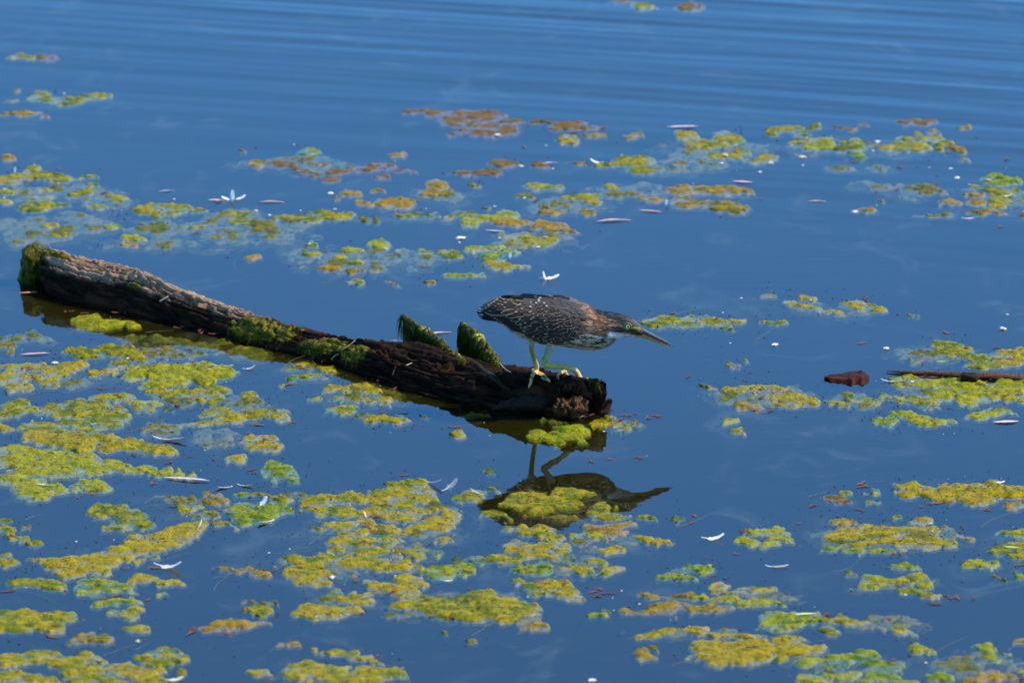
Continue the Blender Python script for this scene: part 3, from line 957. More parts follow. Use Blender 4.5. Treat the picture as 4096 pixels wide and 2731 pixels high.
log_me = make_mesh("trunk", LV - LOGO, LF)
# bark colour: dry fawn plates on the raised back, dark wet wood near the water and towards the rotten end; sunlit top and shaded flank painted in too
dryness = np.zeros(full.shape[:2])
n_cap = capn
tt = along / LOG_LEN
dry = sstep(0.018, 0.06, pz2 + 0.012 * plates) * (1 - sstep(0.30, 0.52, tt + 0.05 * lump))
dry = dry * sstep(0.55, 0.9, np.sin(PP) - 0.25 * np.clip(np.cos(PP), 0, 1) + 0.25 * plates + 0.15 * crumb)  # lighter top and darker near flank: sun and shade put into the bark colour
c_dry_lit = np.array([0.40, 0.25, 0.145]); c_wet = np.array([0.013, 0.0065, 0.003]); c_red = np.array([0.052, 0.020, 0.008])
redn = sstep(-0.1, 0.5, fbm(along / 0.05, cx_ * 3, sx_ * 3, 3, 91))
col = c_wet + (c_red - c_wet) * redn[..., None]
col = col + (c_dry_lit - col) * (dry * (0.45 + 0.55 * sstep(-0.3, 0.35, plates + crumb * 0.5)))[..., None]
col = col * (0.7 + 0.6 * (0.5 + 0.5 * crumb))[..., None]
ccap = np.tile(np.array([0.05, 0.035, 0.02]), (capn, NV, 1))
cin = np.tile(np.array([0.045, 0.022, 0.012]), (hn, NV, 1))
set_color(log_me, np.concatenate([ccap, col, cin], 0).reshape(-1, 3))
t = NT("wet_bark"); a = t.n("ShaderNodeVertexColor", layer_name="tint"); p = t.pos()
f = t.noise(p, 260, 5, 0.7)
f2 = t.noise(t.mapping(p, (1, 1, 3)), 90, 4, 0.65)
c = t.mix(1.0, a.outputs[0], t.ramp(f, [(0.3, (0.6,) * 3), (0.7, (1.4,) * 3)]), 'MULTIPLY')
hgt_n = t.math('ADD', f, t.math('MULTIPLY', f2, 0.8))
t.principled(c, t.ramp(f2, [(0.35, (0.5,) * 3), (0.62, (0.95,) * 3)]), t.bump(hgt_n, 0.006, 1.0), 0.07)
M['bark'] = t.m
log = empty("fallen_log", LOGO)
tag(log, "weathered fallen log with a hollow mossy end, lying half sunk in the pond", "log")
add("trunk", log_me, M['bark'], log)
LOG_BVH = BVHTree.FromPolygons([tuple(v) for v in LV], [tuple(q) for q in LF.tolist()])

def hit_log(px, py, lift=0.0):
    """the spot of the log's surface seen at a spot of the photograph"""
    d = Vector(ray(px, py)).normalized()
    loc, nor, _, _ = LOG_BVH.ray_cast(Vector(CAM), d)
    if loc is None:
        loc, nor, _, _ = LOG_BVH.find_nearest(Vector(on_water(px, py, 0.07)))
    if nor.dot(d) > 0: nor = -nor
    return np.array(loc + nor * lift), np.array(nor)

# wet algae growing over it: cushions that follow the bark, and trailing threads
t = NT("log_moss"); p = t.pos()
f = t.noise(p, 70, 4, 0.65); f2 = t.noise(p, 420, 3, 0.6)
c = t.ramp(f, [(0.32, (0.035, 0.038, 0.003)), (0.5, (0.090, 0.076, 0.004)), (0.68, (0.19, 0.145, 0.008))])
t.principled(c, 0.5, t.bump(t.math('ADD', f2, f), 0.004), 0.1)
M['moss'] = t.m
t = NT("dark_moss"); p = t.pos()
f = t.noise(t.mapping(p, (1, 1, 0.35)), 130, 4, 0.65)
c = t.ramp(f, [(0.34, (0.012, 0.012, 0.002)), (0.52, (0.055, 0.050, 0.004)), (0.70, (0.14, 0.125, 0.009))])
t.principled(c, 0.5, t.bump(f, 0.004), 0.08)
M['dmoss'] = t.m
t = NT("painted_sunlit_moss"); p = t.pos(); f = t.noise(p, 90, 3, 0.6)  # brighter copy of the moss, sunlight painted into its colour
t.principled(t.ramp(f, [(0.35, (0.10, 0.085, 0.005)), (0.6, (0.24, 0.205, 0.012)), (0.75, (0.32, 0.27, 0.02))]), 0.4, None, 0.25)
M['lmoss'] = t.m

LVn = np.zeros_like(LV)
def vertex_normals(V, F):
    n = np.cross(V[F[:, 2]] - V[F[:, 0]], V[F[:, 3]] - V[F[:, 1]])
    out = np.zeros_like(V)
    for k in range(4): np.add.at(out, F[:, k], n)
    return out / (np.linalg.norm(out, axis=1)[:, None] + 1e-12)
LVn = vertex_normals(LV, LF)
def project(P):
    d = np.asarray(P) - CAM
    w = d @ FWD
    return 2048 + FPX * (d @ RIGHT) / w, 1365.5 - FPX * (d @ UP) / w
lpx, lpy = project(LV)
# outward: away from the axis
_out = np.concatenate([np.zeros((capn, NV)), np.ones((NU, NV)), np.zeros((hn, NV))]).ravel() > 0
ctr_axis = np.stack([np.interp(((LV[:, :2] - ax_pts[0]) @ AXD), s_st, ax_pts[:, k]) for k in (0, 1)] + [np.full(len(LV), -SUB)], -1)
flip = ((LVn * (LV - ctr_axis)).sum(1) < 0)
LVn[flip & _out] *= -1

def threads(roots, normals, n, length, drop, width, mat, parent, name, origin, spread=0.6):
    paths = []
    idx = rng.integers(0, len(roots), n)
    for i in idx:
        L = length * rng.uniform(0.4, 1.2)
        d = normals[i] + rng.normal(0, spread, 3); d /= np.linalg.norm(d)
        q = np.linspace(0, 1, 6)[:, None]
        P = roots[i] + d * L * q * 0.55 - np.array([0, 0, 1.0]) * L * drop * q ** 1.7
        P = P + rng.normal(0, 0.0012, P.shape) * q
        P[:, 2] = np.maximum(P[:, 2], 0.0005)
        paths.append(P)
    V, F = strand_mesh(paths, width)
    return tag(add(name, make_mesh(name, V - origin, F), mat, parent), kind="stuff")

def cushion(name, px, py, rx, ry, thick, mat, nthreads, tl=0.02, label=None):
    q = ((lpx - px) / rx) ** 2 + ((lpy - py) / ry) ** 2
    q = q + 0.55 * fbm(LV[:, 0] / 0.02, LV[:, 1] / 0.02, LV[:, 2] / 0.02, 3, 101)
    toward = (LVn * (CAM - LV) / 16).sum(1)
    m = (q < 1) & _out & (LV[:, 2] > -0.004) & (toward > -0.35)
    Fm = LF[m[LF].all(axis=1)]
    if len(Fm) < 4: return None
    lab = {v: v for v in np.unique(Fm).tolist()}
    def root(v):
        while lab[v] != v:
            lab[v] = lab[lab[v]]; v = lab[v]
        return v
    for f in Fm.tolist():
        r0 = root(f[0])
        for v in f[1:]: lab[root(v)] = r0
    rf = np.array([root(f[0]) for f in Fm.tolist()])
    ids, cnt = np.unique(rf, return_counts=True)
    Fm = Fm[rf == ids[cnt.argmax()]]
    used = np.unique(Fm); remap = np.zeros(len(LV), int); remap[used] = np.arange(len(used))
    base = LV[used]
    env = np.sqrt(np.clip(1 - q[used], 0, 1))
    puff = 1 - np.clip(worley((base[:, 0] + base[:, 2]) / 0.011, (base[:, 1] + base[:, 2]) / 0.011, 7) * 1.5, 0, 1)
    top = base + LVn[used] * (thick * env * (0.35 + 0.65 * puff) + 0.0025 * env * fbm(base[:, 0] / 0.006, base[:, 1] / 0.006, base[:, 2] / 0.006, 2, 17) - 0.001)[:, None]
    o = add(name, make_mesh(name, top - LOGO, remap[Fm]), mat, log)
    if label: o["label"] = label
    if nthreads:
        threads(top, LVn[used], nthreads, tl, 0.9, 0.00055, mat, o, "thread", LOGO)
    return o

def wpx(x, y): return x * W, y * W
cushion("moss_cushion", *wpx(620, 752), 150, 60, 0.012, M['moss'], 320, 0.026, "yellow-olive wet algae heaped over the middle of the log")
cushion("moss_cushion", *wpx(750, 795), 105, 34, 0.009, M['moss'], 260, 0.024)
cushion("moss_cushion", *wpx(815, 812), 60, 40, 0.007, M['moss'], 160, 0.022)
cushion("moss_cushion", *wpx(715, 800), 40, 40, 0.007, M['dmoss'], 120, 0.02)
cushion("moss_cushion", *wpx(125, 590), 60, 34, 0.006, M['moss'], 60, 0.01)
cushion("moss_cushion", *wpx(80, 585), 50, 50, 0.008, M['dmoss'], 90, 0.012)
cushion("moss_cushion", *wpx(1375, 885), 50, 60, 0.008, M['dmoss'], 300, 0.012, "dark green moss on the rim of the hollow end")
cushion("moss_cushion", *wpx(1350, 886), 50, 22, 0.002, M['dmoss'], 70, 0.006)
cushion("moss_cushion", *wpx(1392, 915), 34, 60, 0.006, M['dmoss'], 160, 0.012)
cushion("moss_cushion", *wpx(310, 655), 34, 14, 0.004, M['moss'], 40, 0.012)

# stub at the raised end
P = smooth_path([np.append(on_water(*wpx(72, 640)), 0)[:3] * [1, 1, 0] + [0, 0, z] for z in (-0.02, 0.03, 0.062, 0.078)], 16)
P[:, 0] += np.linspace(0.0, 0.012, 16); P[:, 1] += np.linspace(0.0, -0.02, 16)
V, F = tube(P, np.array([0.030, 0.031, 0.031, 0.030, 0.029, 0.028, 0.028, 0.027, 0.026, 0.026, 0.025, 0.024, 0.022, 0.019, 0.013, 0.005]) * 0.9, 28, 0.9, 4)
stub = add("broken_stub", make_mesh("broken_stub", V - LOGO, F), M['dmoss'], log)
threads(V[200:], np.tile([0.3, -0.2, 0.8], (len(V) - 200, 1)), 260, 0.012, 0.7, 0.001, M['moss'], stub, "thread", LOGO, 0.7)
stub["label"] = "green algae-covered stub at the raised end of the log"

# rotten heartwood inside the hollow
def lump_mesh(center, radii, seed, rough=0.35, n=26, fine=0.5):
    u = np.linspace(0, np.pi, n); v = np.linspace(0, 2 * np.pi, 2 * n, endpoint=False)
    U, Vv = np.meshgrid(u, v, indexing='ij')
    D = np.stack([np.sin(U) * np.cos(Vv), np.sin(U) * np.sin(Vv), np.cos(U)], -1)
    r = 1 + rough * fbm(D[..., 0] * 2.2 + seed, D[..., 1] * 2.2, D[..., 2] * 2.2, 3, seed) + rough * fine * fbm(D[..., 0] * 7, D[..., 1] * 7 + seed, D[..., 2] * 7, 2, seed + 5)
    V = np.asarray(center) + D * r[..., None] * np.asarray(radii)
    return V.reshape(-1, 3), grid_faces(n, 2 * n, True)
t = NT("rotten_wood"); p = t.pos(); f = t.noise(p, 110, 5, 0.7)
t.principled(t.ramp(f, [(0.35, (0.02, 0.007, 0.002)), (0.52, (0.05, 0.018, 0.005)), (0.72, (0.22, 0.085, 0.016))]), 0.35, t.bump(f, 0.006), 0.12)
M['rot'] = t.m
for (x, y, rr, sd, lift) in ((1060, 1330, (0.020, 0.02, 0.018), 3, 0.012), (1190, 1330, (0.020, 0.018, 0.024), 8, 0.012), (1120, 1390, (0.028, 0.02, 0.010), 5, 0.006), (1010, 1385, (0.016, 0.016, 0.012), 12, 0.006)):
    q = on_water(*cp('N', x, y), 0.012)
    q[2] = {1330: 0.020, 1390: 0.004, 1385: 0.004}[y]
    q = on_water(*cp('N', x, y), q[2])
    V, F = lump_mesh(q, rr, sd, 0.55)
    add("rotten_heartwood", make_mesh("rotten_heartwood", V - LOGO, F), M['rot'], log)
# fallen flap of dark bark at the near waterline
P = np.array([on_water(*cp('N', x, y), z) for x, y, z in ((320, 1345, 0.002), (450, 1310, 0.012), (600, 1290, 0.018), (760, 1270, 0.024), (900, 1240, 0.028))])
V, F = tube(smooth_path(P, 30), np.interp(np.linspace(0, 1, 30), [0, 0.4, 1], [0.004, 0.014, 0.016]), 18, 0.5, 9)
add("bark_flap", make_mesh("bark_flap", V - LOGO, F), plain("grey_bark", (0.022, 0.015, 0.009), 0.7, 0.6, 120, 0.06, 0.003), log)
# twig lying over the bark
tw = [hit_log(*cp('N', x, y), 0.006)[0] for x, y in ((110, 885), (180, 900), (250, 950), (340, 1020), (430, 1085), (510, 1130))]
V, F = tube(smooth_path(tw, 26), np.linspace(0.0075, 0.0045, 26), 10, 0.4, 2)
M['twig'] = plain("twig_bark", (0.022, 0.013, 0.007), 0.7, 0.5, 150, 0.06, 0.001)
add("twig", make_mesh("twig", V - LOGO, F), M['twig'], log)
for a in (((395, 885), (450, 930), (520, 965)), ((640, 1370), (660, 1310), (690, 1245))):
    q = [hit_log(*cp('N', x, y), 0.004)[0] for x, y in a]
    V, F = tube(smooth_path(q, 10), np.linspace(0.0022, 0.001, 10), 6)
    add("twig", make_mesh("twig", V - LOGO, F), plain("pale_twig", (0.16, 0.15, 0.09), 0.5), log)
# pale straws and torn threads on the bark
for a in (((700, 530), (760, 500), (850, 420)), ((1380, 690), (1430, 655), (1490, 625)), ((600, 620), (640, 570), (720, 540)), ((1240, 770), (1270, 690), (1300, 640))):
    q = [hit_log(*cp('L', x, y), 0.004)[0] for x, y in a]
    V, F = tube(smooth_path(q, 10), np.linspace(0.0012, 0.0007, 10), 5)
    add("straw", make_mesh("straw", V - LOGO, F), plain("straw", (0.30, 0.27, 0.10), 0.5), log)
q = [hit_log(*cp('T', x, y), 0.004)[0] for x, y in ((1250, 580), (1285, 560), (1320, 545))]
V, F = tube(smooth_path(q, 8), np.linspace(0.002, 0.0012, 8), 5)
add("straw", make_mesh("straw", V - LOGO, F), plain("straw_pale", (0.42, 0.36, 0.22), 0.5), log)

# two snapped-off branches behind the log, hung with algae down to the water
def branch(points, label, seed, radii):
    P = smooth_path(points, 40)
    n = len(P); R = np.interp(np.linspace(0, 1, n), np.linspace(0, 1, len(radii)), radii)
    V, F = tube(P, R, 16, 0.9, seed)
    b = add("broken_branch", make_mesh("broken_branch", V - LOGO, F), M['dmoss'], log)
    b["label"] = label
    # wet algae hung over it in separate locks, some reaching the water
    side = np.cross(np.gradient(P, axis=0), [0, 0, 1.0]); side /= np.linalg.norm(side, axis=1)[:, None] + 1e-9
    hang = np.interp(np.linspace(0, 1, n), [0, 0.08, 0.55, 0.72, 1], [1.0, 1.05, 1.0, 0.55, 0.12])
    # the soaked core of the drape
    q = np.linspace(0, 1, 12); loops = []
    for sgn in (1, -1):
        U = np.linspace(0, 1, n)[:, None]; Q = (q if sgn > 0 else q[::-1])[None, :]
        rag = np.clip(hang[:, None] * (0.92 + 0.5 * fbm(U * 14 + seed, 0 * Q, None, 3, seed + 3)), 0.05, 1.05)
        Z = P[:, 2][:, None] + R[:, None] * 0.3 - (P[:, 2][:, None] + 0.012) * np.clip(Q * rag, 0, 1)
        wid = (R[:, None] * 0.55 + 0.003 * Q + 0.005 * fbm(U * 24 + seed, Q * 2.5, None, 3, seed)) * sgn
        X = P[:, 0][:, None] + side[:, 0][:, None] * wid + 0.005 * fbm(U * 12, Q * 3, None, 2, seed + 7)
        Y = P[:, 1][:, None] + side[:, 1][:, None] * wid
        loops.append(np.stack([X, Y, Z], -1))
    sheet = np.concatenate([loops[1], loops[0][:, 1:]], 1)
    add("algae_drape", make_mesh("algae_drape", sheet.reshape(-1, 3) - LOGO, grid_faces(n, sheet.shape[1])), M['dmoss'], b)
    locks, dark, painted_lit = 26, [], []
    for k in range(locks):
        u = (k + rng.uniform(0.1, 0.9)) / locks; i = min(n - 1, int(u * n)); reach = hang[i] * rng.uniform(0.5, 1.15); sway = rng.normal(0, 0.003)
        for _ in range(int(rng.integers(14, 34))):
            sg = rng.choice([-1, 1]); ii = int(np.clip(i + rng.normal(0, 0.7), 0, n - 1))
            top = P[ii] + [rng.normal(0, 0.0015), rng.normal(0, 0.0015), R[ii] * rng.uniform(0.4, 1.2)]
            over = side[ii] * sg * (R[ii] * rng.uniform(0.4, 1.3) + 0.001)
            L = (top[2] + 0.004) * min(1.0, reach * rng.uniform(0.7, 1.15))
            w = np.linspace(0, 1, 7)[:, None]
            Q = top + over * np.minimum(1, w * 3.5) ** 0.6 - np.array([0, 0, 1.0]) * L * w ** 1.25 + np.array([sway, 0, 0]) * w
            Q[:, :2] += 0.0010 * np.cumsum(rng.normal(0, 0.6, (7, 2)), 0)
            (painted_lit if rng.uniform() < 0.15 else dark).append(Q)  # the brighter strands are sunlit highlights painted by colour
    for paths, mt in ((dark, M['dmoss']), (painted_lit, M['moss'])):
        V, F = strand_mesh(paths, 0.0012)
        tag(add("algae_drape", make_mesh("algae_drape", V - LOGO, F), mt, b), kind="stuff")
    # knobbly clumps along its back, every third one painted in the sunlit tone
    for k in range(13):
        u = rng.uniform(0.0, 0.95); i = int(u * (n - 1)); r = R[i] * rng.uniform(0.7, 1.25)
        V, F = lump_mesh(P[i] + [0.002, -0.001, R[i] * 0.6], (r, r * 0.9, r * rng.uniform(0.7, 1.3)), seed + k, 0.7, 10)
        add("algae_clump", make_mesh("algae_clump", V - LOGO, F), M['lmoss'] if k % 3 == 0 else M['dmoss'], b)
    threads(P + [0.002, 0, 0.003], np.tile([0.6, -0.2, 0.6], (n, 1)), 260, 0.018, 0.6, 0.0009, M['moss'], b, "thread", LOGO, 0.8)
    return b

ap = on_water(*cp('L', 1345, 470)); ap[2] = 0.064
r1 = hit_log(*cp('L', 1985, 668))[0]
mid = (ap + r1) / 2 + [0, 0, 0.004]
branch([ap, ap * 0.72 + r1 * 0.28 + [0, 0, -0.002], mid, ap * 0.25 + r1 * 0.75, r1], "snapped branch leaning up from the log under hanging algae, farther from the heron", 3, [0.003, 0.006, 0.007, 0.006, 0.006])
ap = on_water(*cp('L', 1950, 620)); ap[2] = 0.078
r1 = hit_log(*cp('L', 2330, 705))[0]
branch([ap, ap * 0.78 + r1 * 0.22 + [0, 0, 0.004], ap * 0.5 + r1 * 0.5 + [0, 0, 0.006], ap * 0.22 + r1 * 0.78, r1], "snapped branch hung with algae, right behind the heron's tail", 11, [0.004, 0.008, 0.009, 0.009, 0.007])

# ------------------------------------------------------------------ the heron
ROW0, COL0 = 1640.0, 2232.0
HB = on_water(COL0, ROW0)                       # the bird's spot on the water; its own frame keeps the world's axes
kN = CROP['N'][2]
def nx(x): return (1850 + np.asarray(x, float) * kN - COL0) / PPM
def zrow(y_row, y):                              # height of something seen in row y_row at depth y (bird frame)
    return ((ROW0 - (1120 + np.asarray(y_row, float) * kN)) / PPM - np.asarray(y) * SP) / CP
def yc_of(x):                                    # the spine: body turned a little to the camera, head more
    x = np.asarray(x, float)
    return -(x - 800) * 0.0000135 - np.maximum(x - 1350, 0) * 0.000034

BODY = np.array([  # column, top row, bottom row, half width in mm (region N)
    (148, 318, 328, 3), (166, 297, 368, 8), (200, 274, 382, 14), (270, 222, 392, 23), (350, 190, 428, 30), (430, 176, 468, 36),
    (520, 176, 520, 41), (620, 174, 585, 45), (740, 168, 622, 48), (860, 157, 646, 50), (1000, 160, 676, 50), (1130, 186, 702, 46),
    (1220, 220, 716, 42), (1300, 256, 726, 38), (1400, 311, 727, 33), (1480, 333, 708, 28), (1535, 338, 686, 25), (1572, 341, 655, 22),
    (1605, 345, 622, 19.5), (1640, 350, 604, 18), (1700, 366, 592, 17), (1760, 394, 586, 16), (1810, 430, 584, 13.5), (1848, 466, 582, 10.5), (1876, 500, 574, 7)], float)
bx = np.linspace(148, 1876, 260)
def gs(a, w):
    k = np.hanning(2 * w + 1); k /= k.sum()
    return np.convolve(np.pad(a, w, mode='edge'), k, 'valid')
btop = gs(np.interp(bx, BODY[:, 0], BODY[:, 1]), 4); bbot = gs(np.interp(bx, BODY[:, 0], BODY[:, 2]), 3); bw = gs(np.interp(bx, BODY[:, 0], BODY[:, 3]), 5) / 1000
byc = yc_of(bx)
Hh = (bbot - btop) * kN / 2 / PPM
brz = np.sqrt(np.maximum(Hh ** 2 - (bw * SP) ** 2, (0.45 * Hh) ** 2)) / CP
bzc = zrow((btop + bbot) / 2, byc)
nth = 96
th = np.linspace(0, 2 * np.pi, nth, endpoint=False)
ce, se = np.cos(th), np.sin(th)
cy = np.sign(ce) * np.abs(ce) ** 0.9; cz = np.sign(se) * np.abs(se) ** 0.95
BX = np.repeat(nx(bx)[:, None], nth, 1)
BY = byc[:, None] + bw[:, None] * cy; BZ = bzc[:, None] + brz[:, None] * cz
bodyV = np.stack([BX, BY, BZ], -1).reshape(-1, 3)
bodyF = [tuple(q) for q in grid_faces(len(bx), nth, True).tolist()]
bodyF.append(tuple(range(nth))[::-1]); b0 = (len(bx) - 1) * nth; bodyF.append(tuple(range(b0, b0 + nth)))
parts = [(bodyV, bodyF)]

def at_log(x, y, lift):
    p, n = hit_log(*cp('N', x, y), lift)
    return p - HB
legs = []
def limb(pts, radii, n=40, seg=14):
    P = smooth_path(pts, n); R = np.interp(np.linspace(0, 1, n), np.linspace(0, 1, len(radii)), radii)
    parts.append(tube(P, R, seg)); legs.append((P, R))
# near leg, bent: shin, hock, shank, foot
foot = at_log(1245, 975, 0.005)
yk = -0.030
hock = np.array([nx(850), yk - 0.006, zrow(850, yk - 0.006)])
limb([np.array([nx(935), -0.016, zrow(630, -0.016)]), np.array([nx(912), -0.022, zrow(715, -0.022)]), np.array([nx(870), yk, zrow(800, yk)]), hock], [0.0125, 0.0080, 0.0050, 0.0078])
mid = hock * 0.5 + foot * 0.5
s1 = np.array([nx(1040), mid[1], zrow(905, mid[1])])
limb([hock, np.array([nx(893), yk - 0.008, zrow(890, yk - 0.008)]), s1, np.array([nx(1175), foot[1], zrow(942, foot[1])]), foot], [0.0080, 0.0074, 0.0056, 0.0054, 0.0062], 50)
TOES = [
    ([(1245, 970), (1310, 1000), (1350, 1022), (1395, 1040)], [0.0048, 0.0036, 0.0034, 0.0012]),
    ([(1240, 968), (1290, 1012), (1330, 1040), (1365, 1060)], [0.0046, 0.0036, 0.0032, 0.0010]),
    ([(1225, 968), (1150, 968), (1090, 972), (1042, 985), (1016, 1008), (1012, 1045)], [0.0046, 0.0042, 0.0040, 0.0036, 0.0022, 0.0008]),
]
for pts, rr in TOES:
    q = [foot] + [at_log(x, y, 0.0062 if k < len(pts) - 2 else 0.0035) for k, (x, y) in enumerate(pts[1:])]
    limb(q, rr, 30, 10)
# far leg, straighter, in the body's shade
foot2 = at_log(785, 968, 0.005)
limb([np.array([nx(745), 0.014, zrow(560, 0.014)]), np.array([nx(718), 0.004, zrow(680, 0.004)]), np.array([nx(742), 0.6 * foot2[1], zrow(800, 0.6 * foot2[1])]),
      np.array([nx(775), foot2[1], zrow(900, foot2[1])]), foot2], [0.0105, 0.0056, 0.0048, 0.0050, 0.0056], 50)
TOES2 = [
    ([(785, 960), (755, 1010), (730, 1060), (716, 1090), (708, 1132)], [0.0048, 0.0040, 0.0036, 0.0034, 0.0008]),
    ([(790, 965), (850, 998), (900, 1025), (922, 1045), (926, 1078)], [0.0048, 0.0038, 0.0036, 0.0030, 0.0008]),
    ([(785, 960), (820, 990), (858, 1020), (880, 1045)], [0.0040, 0.0032, 0.0028, 0.0008]),
    ([(785, 960), (752, 955), (742, 975)], [0.0040, 0.0034, 0.0010]),
]
for pts, rr in TOES2:
    q = [foot2] + [at_log(x, y, 0.0062 if k < len(pts) - 2 else 0.0035) for k, (x, y) in enumerate(pts[1:])]
    limb(q, rr, 30, 10)

V, F = join(parts)
tmp = bpy.data.objects.new("tmp", make_mesh("tmp", V, F)); COL.objects.link(tmp)
rm = tmp.modifiers.new("r", 'REMESH'); rm.mode = 'VOXEL'; rm.voxel_size = 0.0012
sm = tmp.modifiers.new("s", 'SMOOTH'); sm.iterations = 4; sm.factor = 0.5
dg = bpy.context.evaluated_depsgraph_get()
body_me = bpy.data.meshes.new_from_object(tmp.evaluated_get(dg))
bpy.data.objects.remove(tmp)
body_me.name = "body"
body_me.materials.clear()
nvb = len(body_me.vertices)
co = np.empty(nvb * 3, np.float32); body_me.vertices.foreach_get("co", co); co = co.reshape(-1, 3).astype(float)
nr = np.empty(nvb * 3, np.float32); body_me.vertices.foreach_get("normal", nr); nr = nr.reshape(-1, 3).astype(float)
body_me.polygons.foreach_set("use_smooth", np.ones(len(body_me.polygons), bool))

# plumage pattern, read in the columns and rows of region N on the near side and mirrored to the far side
def plumage(co):
    X = (co[:, 0] * PPM + COL0 - 1850) / kN
    yc = yc_of(X)
    y = yc - np.abs(co[:, 1] - yc)
    row = ((ROW0 - (co[:, 2] * CP + y * SP) * PPM) - 1120) / kN
    n1 = fbm(X / 60, row / 9, y * 120, 3, 201)             # streaks along the body
    n2 = fbm(X / 26, row / 12, y * 100, 3, 207)
    n3 = fbm(X / 9, row / 7, y * 300, 2, 211)
    c = np.zeros((len(co), 3)) + np.array([0.050, 0.042, 0.038])
    def lay(m, colr):
        m = np.clip(m, 0, 1)[:, None]
        c[:] = c * (1 - m) + np.asarray(colr) * m
    # mantle, greyer towards the shoulders
    lay(sstep(600, 900, X) * sstep(430, 330, row), (0.092, 0.080, 0.074))
    lay(sstep(0.15, 0.5, n2) * sstep(600, 800, X) * 0.5, (0.15, 0.13, 0.115))
    # rufous neck with buff streaks
    neck = sstep(1220, 1400, X + 60 * n1) * sstep(1660, 1540, X)
    lay(neck * sstep(600, 560, row), (0.155, 0.070, 0.036))
    lay(neck * sstep(0.0, 0.35, n1) * 0.85, (0.32, 0.19, 0.10))
    lay(neck * sstep(0.05, 0.35, -n2) * 0.75, (0.045, 0.026, 0.018))
    # breast and belly: cream with brown streaks
    edge = np.interp(X, [450, 620, 760, 830, 1010, 1100, 1200, 1300, 1400, 1500, 1560, 1640], [480, 560, 590, 632, 640, 612, 575, 560, 575, 600, 620, 640])
    under = sstep(-6, 14, row - edge + 14 * n1)
    lay(under, (0.36, 0.30, 0.19))
    streak = fbm(X / 75, (row - 0.06 * X) / 11, None, 3, 221)
    lay(under * sstep(800, 1000, X) * sstep(-0.02, 0.22, streak) * sstep(735, 690, row + 8 * n1), (0.060, 0.036, 0.022))
    lay(under * sstep(860, 700, X), (0.38, 0.34, 0.21))
    lay(under * sstep(1250, 1450, X) * sstep(0.15, 0.4, -streak), (0.52, 0.47, 0.36))
    # head
    head = sstep(1440, 1520, X)
    face = head * sstep(1470, 1600, X) * sstep(640, 610, row)
    lay(face * sstep(1480, 1600, X), (0.070, 0.044, 0.028))
    lay(face * sstep(0.05, 0.3, n1 + 0.3 * n3), (0.24, 0.165, 0.095))
    lay(face * sstep(0.12, 0.4, -n1), (0.030, 0.022, 0.017))
    # dark band from the gape back under the eye, pale stripe below the crown behind the eye
    lay(face * sstep(26, 8, np.abs(row - np.interp(X, [1480, 1600, 1700, 1800, 1880], [530, 530, 525, 545, 570]))) * sstep(1480, 1540, X) * 0.85, (0.028, 0.020, 0.015))
    # throat
    thr = sstep(1500, 1545, X) * sstep(1830, 1790, X) * sstep(-12, 10, row - np.interp(X, [1500, 1540, 1650, 1760, 1850], [545, 540, 556, 572, 590]))
    lay(thr * (0.75 + 0.5 * n2), (0.62, 0.60, 0.54))
    lay(sstep(1500, 1560, X) * sstep(1640, 1600, X) * sstep(598, 612, row) * 0.9, (0.10, 0.075, 0.05))
    # crown
    crown_edge = np.interp(X, [1320, 1400, 1480, 1600, 1700, 1800, 1880], [300, 340, 385, 430, 448, 468, 508])
    lay(sstep(14, -14, row - crown_edge + 10 * n1) * sstep(1330, 1400, X), (0.022, 0.026, 0.028))
    lay(sstep(10, -10, row - crown_edge + 8 * n1) * sstep(1620, 1740, X), (0.052, 0.049, 0.050))
    lay(sstep(14, -14, row - crown_edge) * sstep(1500, 1560, X) * sstep(0.22, 0.45, n1) * 0.6, (0.16, 0.11, 0.065))
    # bare yellow-green skin between eye and bill
    lay(sstep(1.15, 0.7, np.sqrt(((X - 1800) / 62) ** 2 + ((row - np.interp(X, [1740, 1860], [492, 512])) / 16) ** 2)), (0.17, 0.17, 0.02))
    lay(sstep(1.2, 0.8, np.sqrt(((X - 1722) / 46) ** 2 + ((row - 482) / 40) ** 2)), (0.09, 0.09, 0.02))
    # tail
    lay(sstep(330, 250, X) * sstep(300, 330, row), (0.018, 0.020, 0.026))
    return c * (1 + 0.22 * n3)[:, None], X, row, n1, n2, n3

bc, bX, brow, n1, n2, n3 = plumage(co)
# legs
dleg = np.full(nvb, 9.0)
for P, R in legs:
    for i in range(0, nvb, 20000):
        d = np.linalg.norm(co[i:i + 20000, None] - P[None, ::2], axis=2) - R[None, ::2]
        dleg[i:i + 20000] = np.minimum(dleg[i:i + 20000], d.min(axis=1))
legm = sstep(0.0030, 0.0016, dleg) * sstep(zrow(640, 0), zrow(690, 0), co[:, 2])
legc = np.array([0.30, 0.285, 0.070]) * (0.8 + 0.35 * fbm(co[:, 0] * 260, co[:, 1] * 260, co[:, 2] * 330, 2, 301))[:, None]
shin = sstep(zrow(850, -0.03), zrow(740, -0.03), co[:, 2])[:, None]
legc = legc * (1 - shin) + np.array([0.22, 0.21, 0.13]) * shin
toe = sstep(zrow(955, -0.04), zrow(1000, -0.04), co[:, 2])[:, None]
legc = legc * (1 - toe * 0.7) + np.array([0.50, 0.30, 0.10]) * toe * 0.7
bc = bc * (1 - legm[:, None]) + legc * legm[:, None]
set_color(body_me, np.clip(bc, 0, 1))
# soft relief of the plumage, scales on the legs
featherm = 1 - legm
disp = featherm * (0.0011 * n1 + 0.0008 * n2 + 0.0003 * n3) + legm * 0.0004 * fbm(co[:, 0] * 350, co[:, 1] * 350, co[:, 2] * 500, 2, 307)
co2 = co + nr * disp[:, None]
body_me.vertices.foreach_set("co", co2.astype(np.float32).ravel()); body_me.update()

